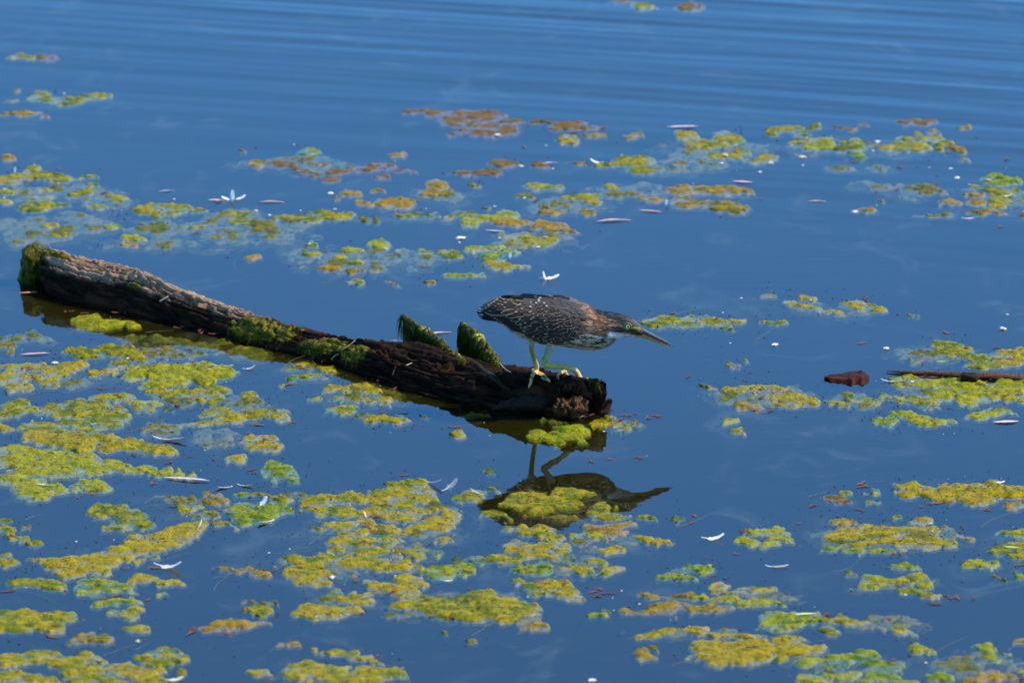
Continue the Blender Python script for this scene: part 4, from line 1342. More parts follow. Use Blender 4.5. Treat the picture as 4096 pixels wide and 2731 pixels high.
heron = empty("heron", HB)
tag(heron, "crouching streaked brown heron stalking along the log with its bill stretched forward", "heron")
M['plume'] = tinted("plumage", 0.7, 0.07, 0.0006, 1400)
add("body", body_me, M['plume'], heron)

def surf_y(X, row, lift=0.0, far=False):
    """depth of the body's near flank at a column and row of region N"""
    X = np.asarray(X, float); row = np.asarray(row, float)
    w = np.interp(X, bx, bw); rz = np.interp(X, bx, brz); zc = np.interp(X, bx, bzc); yc = yc_of(X)
    y = yc - w * 0.7
    for _ in range(6):
        z = zrow(row, y)
        q = np.clip(np.abs((z - zc) / rz), 0, 0.97)
        yn = yc - (w + lift) * (1 - q ** (1 / 0.95 * 2)) ** 0.5
        y = 0.5 * y + 0.5 * yn
    return y, zrow(row, y)

def lifted(X, row, lift):
    y, z = surf_y(X, row)
    w = np.interp(X, bx, bw); rz = np.interp(X, bx, brz); zc = np.interp(X, bx, bzc); yc = yc_of(X)
    n = np.stack([0 * y, (y - yc) / w ** 2, (z - zc) / rz ** 2], -1); n /= np.linalg.norm(n, axis=-1)[..., None]
    return np.stack([nx(X), y, z], -1) + n * np.asarray(lift)[..., None]

# feather materials: dark web, buff fringe, pale wedge at the tip of the coverts
def feather_material(name, web, fringe, spot, fw=0.80, tipw=0.95):
    t = NT(name)
    uv = t.n("ShaderNodeUVMap", uv_map="feather"); sx = t.n("ShaderNodeSeparateXYZ"); t.l(uv.outputs[0], sx.inputs[0])
    u = t.math('ABSOLUTE', t.math('MULTIPLY_ADD', sx.outputs[0], 2.0, -1.0)); v = sx.outputs[1]
    e = t.math('MAXIMUM', t.math('GREATER_THAN', u, fw), t.math('GREATER_THAN', v, tipw))
    e = t.math('MULTIPLY', e, t.math('GREATER_THAN', v, 0.12))
    f = t.noise(t.pos(), 900, 3)
    barb = t.n("ShaderNodeTexWave"); barb.inputs["Scale"].default_value = 9; barb.inputs["Distortion"].default_value = 2
    t.l(uv.outputs[0], barb.inputs[0])
    c = t.ramp(f, [(0.3, tuple(x * 0.6 for x in web)), (0.7, tuple(x * 1.5 for x in web))])
    shaft = t.math('LESS_THAN', u, 0.06)
    c = t.mix(t.math('MULTIPLY', shaft, 0.5), c, tuple(x * 0.4 for x in web))
    c = t.mix(t.math('MULTIPLY', e, 0.9), c, fringe)
    if spot:
        wedge = t.math('LESS_THAN', u, t.math('MULTIPLY', t.math('SUBTRACT', v, 0.80), 3.2))
        c = t.mix(wedge, c, spot)
    t.principled(c, 0.5, t.bump(barb.outputs[1], 0.0003), 0.1)
    return t.m
M['flight'] = feather_material("flight_feather", (0.020, 0.018, 0.018), (0.40, 0.28, 0.15), None, 0.72, 0.955)
M['tailf'] = feather_material("tail_feather", (0.012, 0.014, 0.018), (0.05, 0.045, 0.04), (0.5, 0.5, 0.46), 0.95, 0.98)
M['covert'] = feather_material("covert_feather", (0.026, 0.022, 0.020), (0.19, 0.125, 0.07), (0.42, 0.34, 0.24), 0.76, 0.95)
M['covert2'] = feather_material("plain_covert_feather", (0.024, 0.020, 0.018), (0.18, 0.12, 0.065), None, 0.74, 0.94)
M['scap'] = feather_material("scapular_feather", (0.058, 0.050, 0.046), (0.12, 0.095, 0.075), None, 0.84, 0.96)
M['scapspot'] = feather_material("spotted_scapular", (0.050, 0.043, 0.040), (0.13, 0.10, 0.08), (0.50, 0.46, 0.38), 0.84, 0.97)

def feather_grid(bx_, by_, tx, ty, wid, curve, lift0, lift1, nt=9, ns=7):
    T = np.linspace(0, 1, nt)[:, None]; U = np.linspace(-1, 1, ns)[None, :]
    d = np.array([tx - bx_, ty - by_]); L = np.linalg.norm(d); d = d / L; nrm = np.array([-d[1], d[0]])
    prof = np.interp(T, [0, 0.15, 0.45, 0.75, 0.9, 0.97, 1.0], [0.45, 0.75, 1.0, 0.95, 0.68, 0.40, 0.05])
    cen = curve * L * (T * (1 - T)) * 4
    px = bx_ + d[0] * L * T + nrm[0] * (U * wid * prof + cen)
    py = by_ + d[1] * L * T + nrm[1] * (U * wid * prof + cen)
    lift = lift0 + (lift1 - lift0) * T + 0.0006 * (1 - U ** 2) + 0 * U
    return lifted(px, py, lift), (np.broadcast_to((U + 1) / 2, px.shape), np.broadcast_to(T, px.shape))

def feather_obj(args, mat, parent):
    P, (uu, vv) = feather_grid(*args)
    nt, ns = P.shape[:2]
    me = make_mesh("feather", P.reshape(-1, 3), grid_faces(nt, ns))
    lay = me.uv_layers.new(name="feather")
    li = np.empty(len(me.loops), np.int32); me.loops.foreach_get("vertex_index", li)
    uv = np.stack([uu.ravel(), vv.ravel()], -1)[li]
    lay.data.foreach_set("uv", uv.astype(np.float32).ravel())
    return add("feather", me, mat, parent)

# the folded wing: a shell over the flank, then its feathers from the tail forwards
up_edge = ([300, 420, 600, 800, 1000, 1150, 1230], [260, 225, 215, 240, 300, 380, 450])
lo_edge = ([300, 420, 500, 620, 740, 830, 1010, 1100, 1200, 1230], [385, 455, 505, 575, 605, 634, 632, 600, 550, 520])
gx = np.linspace(300, 1225, 60)[:, None] + np.zeros((1, 24))
q = np.linspace(0, 1, 24)[None, :]
gr = np.interp(gx, *up_edge) * (1 - q) + np.interp(gx, *lo_edge) * q
shell = lifted(gx, gr, 0.0012 * np.sin(np.pi * q) * np.sin(np.pi * np.linspace(0.02, 0.98, 60))[:, None] + 0.0004)
wing_me = make_mesh("wing", shell.reshape(-1, 3), grid_faces(60, 24))
set_color(wing_me, np.tile([0.026, 0.022, 0.02], (60 * 24, 1)))
wing = add("wing", wing_me, M['plume'], heron)
FE = []
def fe(mat, base, tip, wid, curve=0.0, l0=0.0008, l1=0.0028): FE.append(((base[0], base[1], tip[0], tip[1], wid, curve, l0, l1), mat))
tail_fe = []
for (b, tp, w) in (((420, 420), (160, 372), 26), ((420, 395), (172, 352), 26), ((420, 370), (150, 322), 28), ((420, 345), (165, 305), 26)):
    tail_fe.append(((b[0], b[1], tp[0], tp[1], w, 0.0, 0.0004, 0.0014), 'tailf'))
for k in range(7):                                         # primaries under the wing's rear edge
    a = k / 6
    fe('flight', (760 + 60 * a, 470 + 120 * a), (290 + 190 * a, 368 + 118 * a), 27, 0.03 - 0.02 * a, 0.0006, 0.0012 + 0.0002 * k)
for k in range(7):                                         # tertials over the rump
    a = k / 6
    fe('flight', (640 + 90 * a, 320 - 120 * a), (196 + 190 * a, 312 - 116 * a), 34 - 3 * a, -0.05 * (1 - a), 0.0012, 0.0026 + 0.0003 * k)
for k in range(9):                                         # secondaries and greater coverts
    a = k / 8
    fe('flight', (690 + 330 * a, 330 + 285 * a - 30 * a * a), (398 + 400 * a, 345 + 285 * a - 10 * a * a), 27, 0.03, 0.0012, 0.0030)
for (x0, n, L, wd, r0, r1) in ((560, 9, 170, 23, 290, 545), (610, 10, 150, 22, 275, 575), (665, 10, 140, 21, 265, 600), (725, 11, 128, 20, 262, 618),
                               (790, 11, 118, 19, 265, 630), (850, 11, 108, 18, 280, 632), (910, 11, 100, 17, 300, 628), (965, 10, 92, 16, 325, 620),
                               (1015, 9, 85, 15, 350, 610), (1062, 9, 78, 14, 375, 595), (1105, 8, 70, 13, 400, 575), (1145, 7, 62, 12, 420, 560)):
    for k in range(n):
        a = k / (n - 1)
        jx, jy = rng.normal(0, 15), rng.normal(0, 7)
        tx = x0 + 120 * (a - 0.25) * (1 - (x0 - 560) / 900) + jx; ty = r0 + (r1 - r0) * a + jy
        ang = math.atan2(330 - ty, -120 - tx) * 0.55 + math.pi * 0.45 * (1 if 330 - ty >= 0 else -1)
        ang = math.atan2((330 - ty) * 0.75, -260 - tx + 300)
        bx_, by_ = tx - L * math.cos(ang), ty - L * math.sin(ang)
        fe('covert' if rng.uniform() < 0.55 else 'covert2', (bx_, by_), (tx, ty), wd * rng.uniform(0.9, 1.12), rng.normal(0.02, 0.03), 0.0014, 0.0036)
for (x0, n, L, wd, r0, r1, m) in ((470, 3, 180, 26, 196, 240, 'flight'), (590, 4, 170, 26, 190, 262, 'scap'), (700, 4, 160, 25, 190, 270, 'scapspot'), (800, 4, 150, 24, 195, 285, 'scapspot'),
                                  (890, 4, 140, 22, 205, 310, 'scap'), (970, 4, 125, 20, 215, 335, 'scap'), (1040, 4, 110, 18, 225, 350, 'scap'), (1110, 4, 100, 17, 245, 365, 'scap'), (1180, 4, 90, 15, 270, 390, 'scap')):
    for k in range(n):
        a = k / (n - 1)
        tx, ty = x0 + 40 * a + rng.normal(0, 26), r0 + (r1 - r0) * a + rng.normal(0, 8)
        fe(m, (tx + L, ty - 4 + 26 * a), (tx, ty), wd, -0.02, 0.0018, 0.0040)
for a_, m_ in FE: feather_obj(a_, M[m_], wing)
tail_P = []
tail_root = None
for a_, m_ in tail_fe:
    o = feather_obj(a_, M[m_], heron); o.name = "tail_feather"
# the far wing, seen only as an edge: the same feathers joined
vs, fs, uvs, off = [], [], [], 0
mats_far = ['flight', 'covert', 'covert2', 'scap', 'scapspot']; mi = []
for a_, m_ in FE:
    if min(a_[1], a_[3]) < 300: continue
    P, (uu, vv) = feather_grid(*a_)
    Xc = (P[..., 0] * PPM + COL0 - 1850) / kN
    P = P.copy(); P[..., 1] = 2 * yc_of(Xc) - P[..., 1]
    nt, ns = P.shape[:2]
    vs.append(P.reshape(-1, 3)); g = grid_faces(nt, ns)[:, ::-1]; fs.append(g + off); off += nt * ns
    uvs.append(np.stack([uu.ravel(), vv.ravel()], -1)); mi += [mats_far.index(m_)] * len(g)
fw_me = make_mesh("wing", np.vstack(vs), np.vstack(fs))
for m_ in mats_far: fw_me.materials.append(M[m_])
fw_me.polygons.foreach_set("material_index", np.array(mi, np.int32))
lay = fw_me.uv_layers.new(name="feather"); li = np.empty(len(fw_me.loops), np.int32); fw_me.loops.foreach_get("vertex_index", li)
lay.data.foreach_set("uv", np.vstack(uvs)[li].astype(np.float32).ravel())
tag(add("wing", fw_me, None, heron), kind="stuff")

# soft barbs over neck, breast, mantle and belly so that outline and surface break up like plumage
area_w = np.where(legm > 0.05, 0, 1.0) * np.where(bX < 450, 0, 1) * np.where((bX > 1775), 0, 1)
inwing = (bX > 420) & (bX < 1180) & (brow > np.interp(bX, *up_edge) - 20) & (brow < np.interp(bX, *lo_edge) - 8)
area_w = np.where(inwing, 0, area_w)
dens = np.where(bX > 1230, 2.2, 1.0) * area_w
dens = np.where((np.hypot(bX - 1722, brow - 482) < 52) | ((bX > 1700) & (brow > 470) & (brow < 545)), 0, dens)
idx = rng.choice(nvb, 9000, p=dens / dens.sum())
base = co2[idx]; nn = nr[idx]
flow = np.stack([np.full(len(idx), -1.0), np.zeros(len(idx)), np.where(bX[idx] > 1300, 0.18, 0.06) + rng.normal(0, 0.16, len(idx))], -1)
flow[:, 1] += rng.normal(0, 0.12, len(idx))
belly = (bX[idx] < 800) & (brow[idx] > 500)
flow[belly] = np.stack([np.full(belly.sum(), -0.55), np.zeros(belly.sum()), np.full(belly.sum(), -0.8)], -1) + rng.normal(0, 0.25, (belly.sum(), 3))
flow -= nn * (flow * nn).sum(1)[:, None]; flow /= np.linalg.norm(flow, axis=1)[:, None] + 1e-9
Lb = rng.uniform(0.004, 0.009, len(idx)) * np.where(bX[idx] > 1560, 0.6, 1.0) * np.where(belly, 1.5, 1)
side = np.cross(flow, nn); wb = rng.uniform(0.00035, 0.0007, len(idx))[:, None]
rise = rng.uniform(0.06, 0.22, len(idx))[:, None] * np.where(belly, 1.8, 1)[:, None]
L1 = Lb[:, None]
v0 = base - side * wb; v1 = base + side * wb
v2 = base + flow * L1 * 0.55 + nn * L1 * rise * 0.7 + side * wb * 1.1; v3 = base + flow * L1 * 0.55 + nn * L1 * rise * 0.7 - side * wb * 1.1
v4 = base + flow * L1 + nn * L1 * rise
VB = np.stack([v0, v1, v2, v3, v4], 1).reshape(-1, 3)
o5 = np.arange(len(idx))[:, None] * 5
FB = [tuple(r) for r in (o5 + np.array([0, 1, 2, 3])).tolist()] + [tuple(r) for r in (o5 + np.array([3, 2, 4])).tolist()]
fl_me = make_mesh("plumage", VB, FB)
fcol = np.repeat(np.clip(bc[idx] * rng.uniform(0.65, 1.45, (len(idx), 1)), 0, 1), 5, 0)
set_color(fl_me, fcol)
tag(add("plumage", fl_me, M['plume'], heron), kind="stuff")

# bill: two mandibles that meet along the gape
def mandible(name, xs, top, bot, wid, mat):
    n = 40
    X = np.linspace(xs[0], xs[-1], n); tp = np.interp(X, xs, top); bt = np.interp(X, xs, bot); w = np.interp(X, xs, wid) / 1000
    yc = yc_of(X)
    a = np.linspace(0, 2 * np.pi, 20, endpoint=False)
    zt, zb = zrow(tp, yc), zrow(bt, yc)
    zc, rz = (zt + zb) / 2, np.abs(zt - zb) / 2 + 0.0001
    V = np.stack([np.repeat(nx(X)[:, None], 20, 1), yc[:, None] + w[:, None] * np.cos(a), zc[:, None] + rz[:, None] * np.sin(a)], -1).reshape(-1, 3)
    F = [tuple(q) for q in grid_faces(n, 20, True).tolist()] + [tuple(range(20))[::-1], tuple(range((n - 1) * 20, n * 20))]
    return add(name, make_mesh(name, V, F), mat, heron)
M['bill_top'] = plain("slate_bill", (0.055, 0.053, 0.056), 0.45, 0.5, 240, 0.18, 0.0004)
M['bill_low'] = plain("horn_bill", (0.36, 0.17, 0.035), 0.45, 0.35, 160, 0.15)
mandible("upper_mandible", [1838, 1880, 1950, 2050, 2130, 2196], [484, 500, 541, 596, 641, 689], [545, 556, 586, 636, 669, 691], [7.0, 6.4, 5.0, 3.6, 2.2, 0.4], M['bill_top'])
mandible("lower_mandible", [1800, 1880, 1950, 2050, 2130, 2188], [543, 554, 584, 634, 667, 687], [592, 599, 624, 662, 683, 691], [6.5, 6.2, 4.8, 3.4, 2.0, 0.4], M['bill_low'])
# eyes
M['iris'] = plain("yellow_iris", (0.74, 0.60, 0.16), 0.3, 0.1, 300, 0.25)
M['black'] = plain("black_pupil", (0.004, 0.004, 0.004), 0.05, 0.1, 100, 0.6)
M['lid'] = plain("olive_eyelid", (0.30, 0.27, 0.07), 0.5, 0.2, 300)
def ball(c, r, n=14):
    u = np.linspace(0, np.pi, n); v = np.linspace(0, 2 * np.pi, 2 * n, endpoint=False)
    U, Vv = np.meshgrid(u, v, indexing='ij')
    return (np.asarray(c) + np.stack([np.sin(U) * np.cos(Vv) * r[0], np.sin(U) * np.sin(Vv) * r[1], np.cos(U) * r[2]], -1)).reshape(-1, 3), grid_faces(n, 2 * n, True)
def ring(c, R, r, yscale=1.0, n=28, m=8):
    a = np.linspace(0, 2 * np.pi, n, endpoint=False); b = np.linspace(0, 2 * np.pi, m, endpoint=False)
    A, B = np.meshgrid(a, b, indexing='ij')
    V = np.stack([(R + r * np.cos(B)) * np.cos(A), r * np.sin(B) * yscale, (R + r * np.cos(B)) * np.sin(A)], -1) + np.asarray(c)
    F = np.concatenate([grid_faces(n, m, True), np.stack([np.full(m, (n - 1) * m) + np.arange(m), np.arange(m), (np.arange(m) + 1) % m, (n - 1) * m + (np.arange(m) + 1) % m], -1)])
    return V.reshape(-1, 3), F
P = lifted(np.array(1722.0), np.array(483.0), np.array(0.0))
yce = float(yc_of(1722))
for sgn in (1, -1):
    c = P.copy()
    if sgn < 0: c[1] = 2 * yce - c[1]
    out = -1.0 if sgn > 0 else 1.0
    V, F = ball(c, (0.0056, 0.0032, 0.0056)); eye = add("eye", make_mesh("eye", V, F), M['iris'], heron)
    V, F = ball(c + [0.0006, out * 0.0022, 0.0002], (0.0027, 0.0014, 0.0027)); add("pupil", make_mesh("pupil", V, F), M['black'], eye)
    V, F = ring(c + [0, out * 0.0014, 0], 0.0054, 0.0011); add("eye_rim", make_mesh("eye_rim", V, F), M['black'], eye)
    V, F = ring(c + [0, out * 0.0002, 0], 0.0070, 0.0006); add("eyelid", make_mesh("eyelid", V, F), M['lid'], eye)

# ------------------------------------------------------------------ things afloat
mv, mf, moff = [], [], 0
for o, ctr, half, kind, nl in mats:
    n = len(o.data.vertices); v = np.empty(n * 3, np.float32); o.data.vertices.foreach_get("co", v)
    m = len(o.data.polygons); f = np.empty(m * 4, np.int32); o.data.loops.foreach_get("vertex_index", f)
    mv.append(v.reshape(-1, 3) + [ctr[0], ctr[1], 0]); mf.append(f.reshape(-1, 4) + moff); moff += n
MAT_BVH = BVHTree.FromPolygons(np.vstack(mv).tolist(), np.vstack(mf).tolist())

def float_z(x, y):
    h, _, _, _ = MAT_BVH.ray_cast(Vector((x, y, 0.3)), Vector((0, 0, -1)))
    return max(0.0006, h[2] if h is not None else 0.0006)

def free_of_log(x, y):
    s = (np.array([x, y]) - ax_pts[0]) @ AXD; d = (np.array([x, y]) - ax_pts[0]) @ PERP
    return not (-0.02 < s < LOG_LEN + 0.02 and abs(d) < np.interp(s, s_st, chord) + 0.012)

# down and feathers -------------------------------------------------
def soft(name, colr, trans=0.35):
    t = NT(name); f = t.noise(t.pos(), 500, 3)
    c = t.ramp(f, [(0.3, tuple(x * 0.8 for x in colr)), (0.7, tuple(min(0.9, x * 1.1) for x in colr))])
    p = t.principled(c, 0.8, None, 0.1)
    tr = t.n("ShaderNodeBsdfTranslucent"); t.l(c, tr.inputs[0])
    mx = t.n("ShaderNodeMixShader"); mx.inputs[0].default_value = trans
    t.l(p.outputs[0], mx.inputs[1]); t.l(tr.outputs[0], mx.inputs[2]); t.l(mx.outputs[0], t.out.inputs[0])
    return t.m
FM = {'w': soft("white_down", (0.82, 0.81, 0.79)), 'p': soft("pinkish_down", (0.76, 0.66, 0.62)), 'g': soft("grey_down", (0.30, 0.31, 0.32)),
      'd': soft("dark_feather", (0.060, 0.058, 0.060), 0.1), 'y': soft("cream_down", (0.58, 0.56, 0.36)), 'b': soft("brown_feather", (0.13, 0.105, 0.08), 0.1)}
M['quill'] = soft("quill", (0.75, 0.73, 0.68), 0.1)

def fluff_mesh(seed):
    r = np.random.default_rng(seed)
    V, F = lump_mesh((0, 0, 0.10), (0.33, 0.22, 0.17), seed, 0.7, 12, 0.9)
    V[:, 2] = np.maximum(V[:, 2], 0.0)
    n = 70
    a = r.uniform(0, 2 * np.pi, n); e = r.uniform(0.05, 1.3, n)
    d = np.stack([np.cos(a) * np.cos(e), np.sin(a) * np.cos(e), np.sin(e) * 0.75], -1)
    L = r.uniform(0.35, 0.62, n)[:, None]
    s = np.cross(d, r.normal(0, 1, (n, 3))); s /= np.linalg.norm(s, axis=1)[:, None]
    w = r.uniform(0.02, 0.05, n)[:, None]
    p0 = d * 0.1; p1 = d * L * 0.6; p2 = d * L + [0, 0, -0.05]
    B = np.stack([p0 - s * w, p0 + s * w, p1 + s * w, p1 - s * w, p2], 1).reshape(-1, 3) + [0, 0, 0.08]
    B[:, 2] = np.maximum(B[:, 2], 0.0)
    o5 = np.arange(n)[:, None] * 5
    FB = [tuple(q) for q in (o5 + [0, 1, 2, 3]).tolist()] + [tuple(q) for q in (o5 + [3, 2, 4]).tolist()]
    VV, FF = join([(V, F), (B, FB)])
    return make_mesh("down_tuft", VV, FF)

def vane_arrays(seed, width=0.26, bend=0.5, up=0.0, split=0.25):
    r = np.random.default_rng(seed); nt, ns = 22, 9
    T = np.linspace(0.12, 1, nt)[:, None]; U = np.linspace(-1, 1, ns)[None, :]
    prof = np.interp(T, [0.12, 0.25, 0.5, 0.8, 0.95, 1], [0.35, 0.9, 1, 0.75, 0.4, 0.08]) * (1 + split * fbm(T * 11 + seed, U * 1.5, None, 2, seed) * np.abs(U))
    x = T + 0.06 * np.abs(U); y = U * width / 2 * prof + 0.12 * bend * (T - 0.5) ** 2
    z = up * (T - 0.35) ** 2 * 1.6 + 0.05 * (1 - U ** 2) * 0.5 + 0.02 * fbm(T * 5, U * 2 + seed, None, 2, seed)
    return np.stack([x + 0 * U, y, np.maximum(z, 0.004)], -1)

def vane_mesh(seed, **k):
    G = vane_arrays(seed, **k)
    return make_mesh("vane", G.reshape(-1, 3), grid_faces(22, 9))
def quill_mesh(seed, width=0.26, bend=0.5, up=0.0, split=0.25, lift=0.22):
    G = vane_arrays(seed, width, bend, up, split)[:, 4] + [0, 0, 0.008]
    head = np.array([[-0.16, G[0][1] + 0.02, G[0][2] + lift * 0.4], [0.0, G[0][1] + 0.01, G[0][2] + lift * 0.12]])
    P = np.vstack([head, G[::2]])
    V, F = tube(P, np.linspace(0.022, 0.005, len(P)), 6)
    return make_mesh("quill", V, F)

FLUFF = [fluff_mesh(s) for s in (1, 2, 3, 4, 5)]
VSET = [dict(width=0.34, bend=0.4, up=0.12), dict(width=0.46, bend=-0.5, up=0.30, split=0.4), dict(width=0.22, bend=0.8, up=0.10), dict(width=0.60, bend=0.3, up=0.18, split=0.55)]
VANE = [vane_mesh(20 + i, **k) for i, k in enumerate(VSET)]
QUILL = [quill_mesh(20 + i, **k) for i, k in enumerate(VSET)]

# a mesh keeps one material, so each colour of a shared shape is its own copy of the mesh
_cache = {}
def coloured(me, key, mat):
    k = (me.name, key)
    if k not in _cache:
        c = me.copy(); c.materials.clear(); c.materials.append(mat); _cache[k] = c
    return _cache[k]

def spot(c, x, y):
    p = on_water(*cp(c, x, y)); p[2] = float_z(p[0], p[1])
    return on_water(*cp(c, x, y), p[2])

SMALL_DOWN = ("tiny tuft of white down resting on the algae or water", "down tufts scattered over the pond")
def tuft(c, x, y, w, col='w', label=None, tall=1.0):
    s = w * CROP[c][2] / PPM
    p = spot(c, x, y + w * 0.15)
    o = add("down_tuft", coloured(random.choice(FLUFF), col, FM[col]), None, None, p)
    s *= 0.9; o.scale = (s * random.uniform(0.8, 1.35), s * random.uniform(0.8, 1.5), s * 0.6 * tall); o.rotation_euler = (0, 0, random.uniform(0, 6.28))
    if label: tag(o, label, "feather", "larger down and feathers afloat")
    else:
        tag(o, SMALL_DOWN[0], "feather", SMALL_DOWN[1])
    return o

def plume(c, x, y, w, rz, k, col, label, tilt=0.0, roll=0.0):
    """floating feather w region-pixels long whose quill end is at x, y"""
    s = w * CROP[c][2] / PPM * 0.82
    p = spot(c, x, y)
    r = empty("feather", p)
    r.scale = (s, s, s); r.rotation_euler = (roll, -math.radians(tilt), math.radians(rz))
    tag(r, label, "feather", "larger down and feathers afloat")
    add("vane", coloured(VANE[k], col, FM[col]), None, r); add("quill", coloured(QUILL[k], 'q', M['quill']), None, r)
    return r

for a in (('G', 1285, 1190, 34), ('G', 475, 412, 24), ('G', 430, 1072, 20), ('G', 35, 1115, 34), ('G', 30, 1180, 24), ('G', 345, 1275, 20), ('H', 960, 950, 34), ('H', 690, 963, 24), ('H', 640, 445, 26),
          ('H', 760, 1222, 34), ('H', 1935, 1212, 34), ('H', 1360, 1260, 30), ('H', 2250, 1175, 28), ('I', 1965, 545, 40), ('I', 2320, 540, 46), ('I', 515, 565, 38), ('I', 540, 795, 32), ('I', 690, 1080, 30),
          ('I', 640, 1150, 50), ('I', 325, 857, 26), ('I', 715, 860, 24), ('I', 695, 418, 24), ('I', 745, 585, 24), ('J', 360, 485, 52), ('J', 275, 560, 44), ('J', 1160, 395, 30), ('J', 1770, 535, 34), ('J', 1915, 660, 30), ('J', 640, 295, 24),
          ('J', 610, 510, 28), ('J', 1600, 528, 18), ('J', 1190, 825, 20), ('J', 2340, 870, 30), ('F', 300, 165, 30), ('F', 1540, 770, 34), ('F', 805, 180, 24), ('F', 2230, 283, 26), ('F', 165, 270, 22), ('F', 220, 492, 24), ('A', 1000, 452, 32), ('A', 1640, 540, 36),
          ('A', 430, 1228, 14), ('A', 680, 1442, 14), ('A', 1605, 1175, 18), ('B', 575, 497, 24), ('B', 860, 485, 14), ('B', 2030, 583, 24), ('C', 1090, 568, 24), ('C', 1095, 755, 22), ('C', 300, 555, 16), ('C', 990, 830, 16), ('C', 2095, 915, 18), ('D', 540, 868, 24),
          ('D', 675, 968, 28), ('D', 105, 548, 16), ('E', 1175, 360, 36), ('E', 985, 898, 24), ('E', 1140, 1410, 30), ('M', 1525, 305, 34), ('M', 700, 795, 12), ('M', 1950, 550, 14), ('K', 705, 40, 16)):
    tuft(*a, col=random.choice('wwwwp'))
tuft('H', 925, 822, 66, 'w', "white down tuft on open water beside a small ochre mat", 0.8)
tuft('H', 1950, 1168, 84, 'w', "ragged white down tuft drifting between the algae beyond the log", 0.7)
tuft('H', 2235, 365, 52, 'w', "white down tuft on the brown algae mat", 0.9)
tuft('I', 1990, 482, 80, 'p', "large pinkish-white down tuft on the algae at the far edge")
tuft('J', 1195, 320, 62, 'w', "round white down tuft on bright green algae", 0.85)
tuft('J', 610, 440, 66, 'p', "pinkish-white peaked down tuft among the far algae")
tuft('J', 1820, 605, 66, 'w', "ragged white down tuft among sparse algae")
tuft('J', 2070, 622, 54, 'p', "pale down tuft against a bright green mat")
tuft('J', 1020, 870, 52, 'w', "white down tuft at the tip of a small ochre strip")
tuft('F', 2198, 385, 56, 'w', "tall white down tuft standing on open water near the driftwood", 1.5)
tuft('F', 545, 495, 70, 'w', "flat white down tuft alone on open water past the heron's bill", 0.5)
tuft('F', 1355, 525, 56, 'w', "white down tuft on open water left of the driftwood", 0.9)
tuft('A', 430, 485, 62, 'w', "white down tuft beside the long pink leaf", 0.9)
tuft('B', 1040, 1243, 56, 'y', "cream down tuft alone on open water", 0.6)
tuft('C', 620, 760, 66, 'w', "white down tuft at the edge of a yellow-green mat", 0.8)
tuft('D', 320, 1537, 60, 'w', "white down tuft on the open water of the foreground", 0.6)
tuft('G', 1890, 1275, 44, 'w', "white down tuft lying by its twin on thin algae", 1.0)
tuft('G', 1990, 1305, 50, 'w', "curled white down tuft lying by its twin on thin algae", 0.8)
# feathers with a quill
plume('G', 110, 1000, 60, 80, 0, 'w', "white feather standing upright in the algae", 78)
plume('G', 1715, 1200, 95, 78, 1, 'w', "upright plume of a white three-pronged breast feather", 72)
plume('G', 1730, 1200, 115, 12, 3, 'w', "right-hand plume of a white three-pronged breast feather", 16)
plume('G', 1705, 1200, 95, 172, 3, 'w', "left-hand plume of a white three-pronged breast feather", 14)
plume('I', 1095, 548, 110, 172, 1, 'w', "white feather curled over an ochre clump", 10)
plume('I', 1565, 855, 55, 70, 3, 'w', "small white feather standing by the twin ochre mats", 72)
plume('I', 435, 1238, 55, 88, 3, 'w', "small white feather standing by the yellowest mat", 78)
plume('I', 690, 1392, 85, 118, 2, 'w', "steep arm of the white V-shaped feather behind the heron's back", 56)
plume('I', 672, 1388, 150, 6, 3, 'w', "flat arm of the white V-shaped feather behind the heron's back", 9)
plume('J', 2180, 755, 100, -12, 1, 'w', "white feather lying on a bright green clump", 8)
plume('J', 1865, 930, 110, -4, 2, 'p', "pale flat feather on open water at the far side", 2)
plume('F', 1340, 775, 200, -8, 2, 'b', "long dark brown feather lying on the algae below the driftwood", 3)
plume('A', 1915, 545, 110, 14, 1, 'g', "grey curled feather near the big green mound", 8)
plume('A', 1690, 520, 170, -6, 2, 'g', "thin grey feather trailing off the big green mound", 2)
plume('A', 715, 975, 110, -58, 2, 'w', "thin white curled feather by the olive ridge", 20)
plume('A', 1235, 1095, 270, -14, 2, 'd', "dark feather with a white quill off the olive ridge's tip", 4)
plume('A', 1805, 1470, 130, 192, 0, 'd', "dark feather with a pale quill, left of a pair", 4)
plume('A', 1875, 1455, 130, -12, 0, 'd', "dark feather with a pale quill, right of a pair", 4)
plume('B', 1960, 238, 110, 42, 3, 'w', "fluffy white plume on the green mat", 40)
plume('B', 1190, 690, 220, -20, 1, 'p', "pale feather with an upright quill on open water", 6)
plume('B', 1500, 400, 75, 58, 2, 'w', "white quill sticking up from a diagonal mat", 50)
plume('B', 2050, 350, 140, 214, 0, 'd', "dark feather with a white quill below the green mat", 6)
plume('C', 1355, 60, 150, -40, 2, 'g', "quill half of the grey curled feather by the heron's reflection", 20)
plume('C', 1470, 118, 150, 30, 3, 'g', "plume half of the grey curled feather by the heron's reflection", 32)
plume('C', 1745, 148, 120, 152, 2, 'g', "thin grey quill looping beside the heron's reflection", 18)
plume('C', 1450, 795, 90, -10, 2, 'w', "slim white feather by a bright green mat", 3)
plume('D', 1165, 485, 170, 10, 1, 'w', "arched white feather alone on open water", 4)
plume('D', 1650, 695, 170, 6, 2, 'g', "slim pale feather on open water", 2)
plume('E', 1665, 55, 80, 0, 3, 'w', "white feather on top of the long right-hand mat", 4)
plume('M', 1215, 170, 135, -4, 0, 'g', "pale grey feather afloat at the log's hollow end", 5)
plume('M', 385, 355, 70, -70, 2, 'w', "short white curled feather left of the log's end", 20)
plume('B', 1260, 1550, 130, 8, 3, 'y', "cream feather on the algae at the bottom", 6)

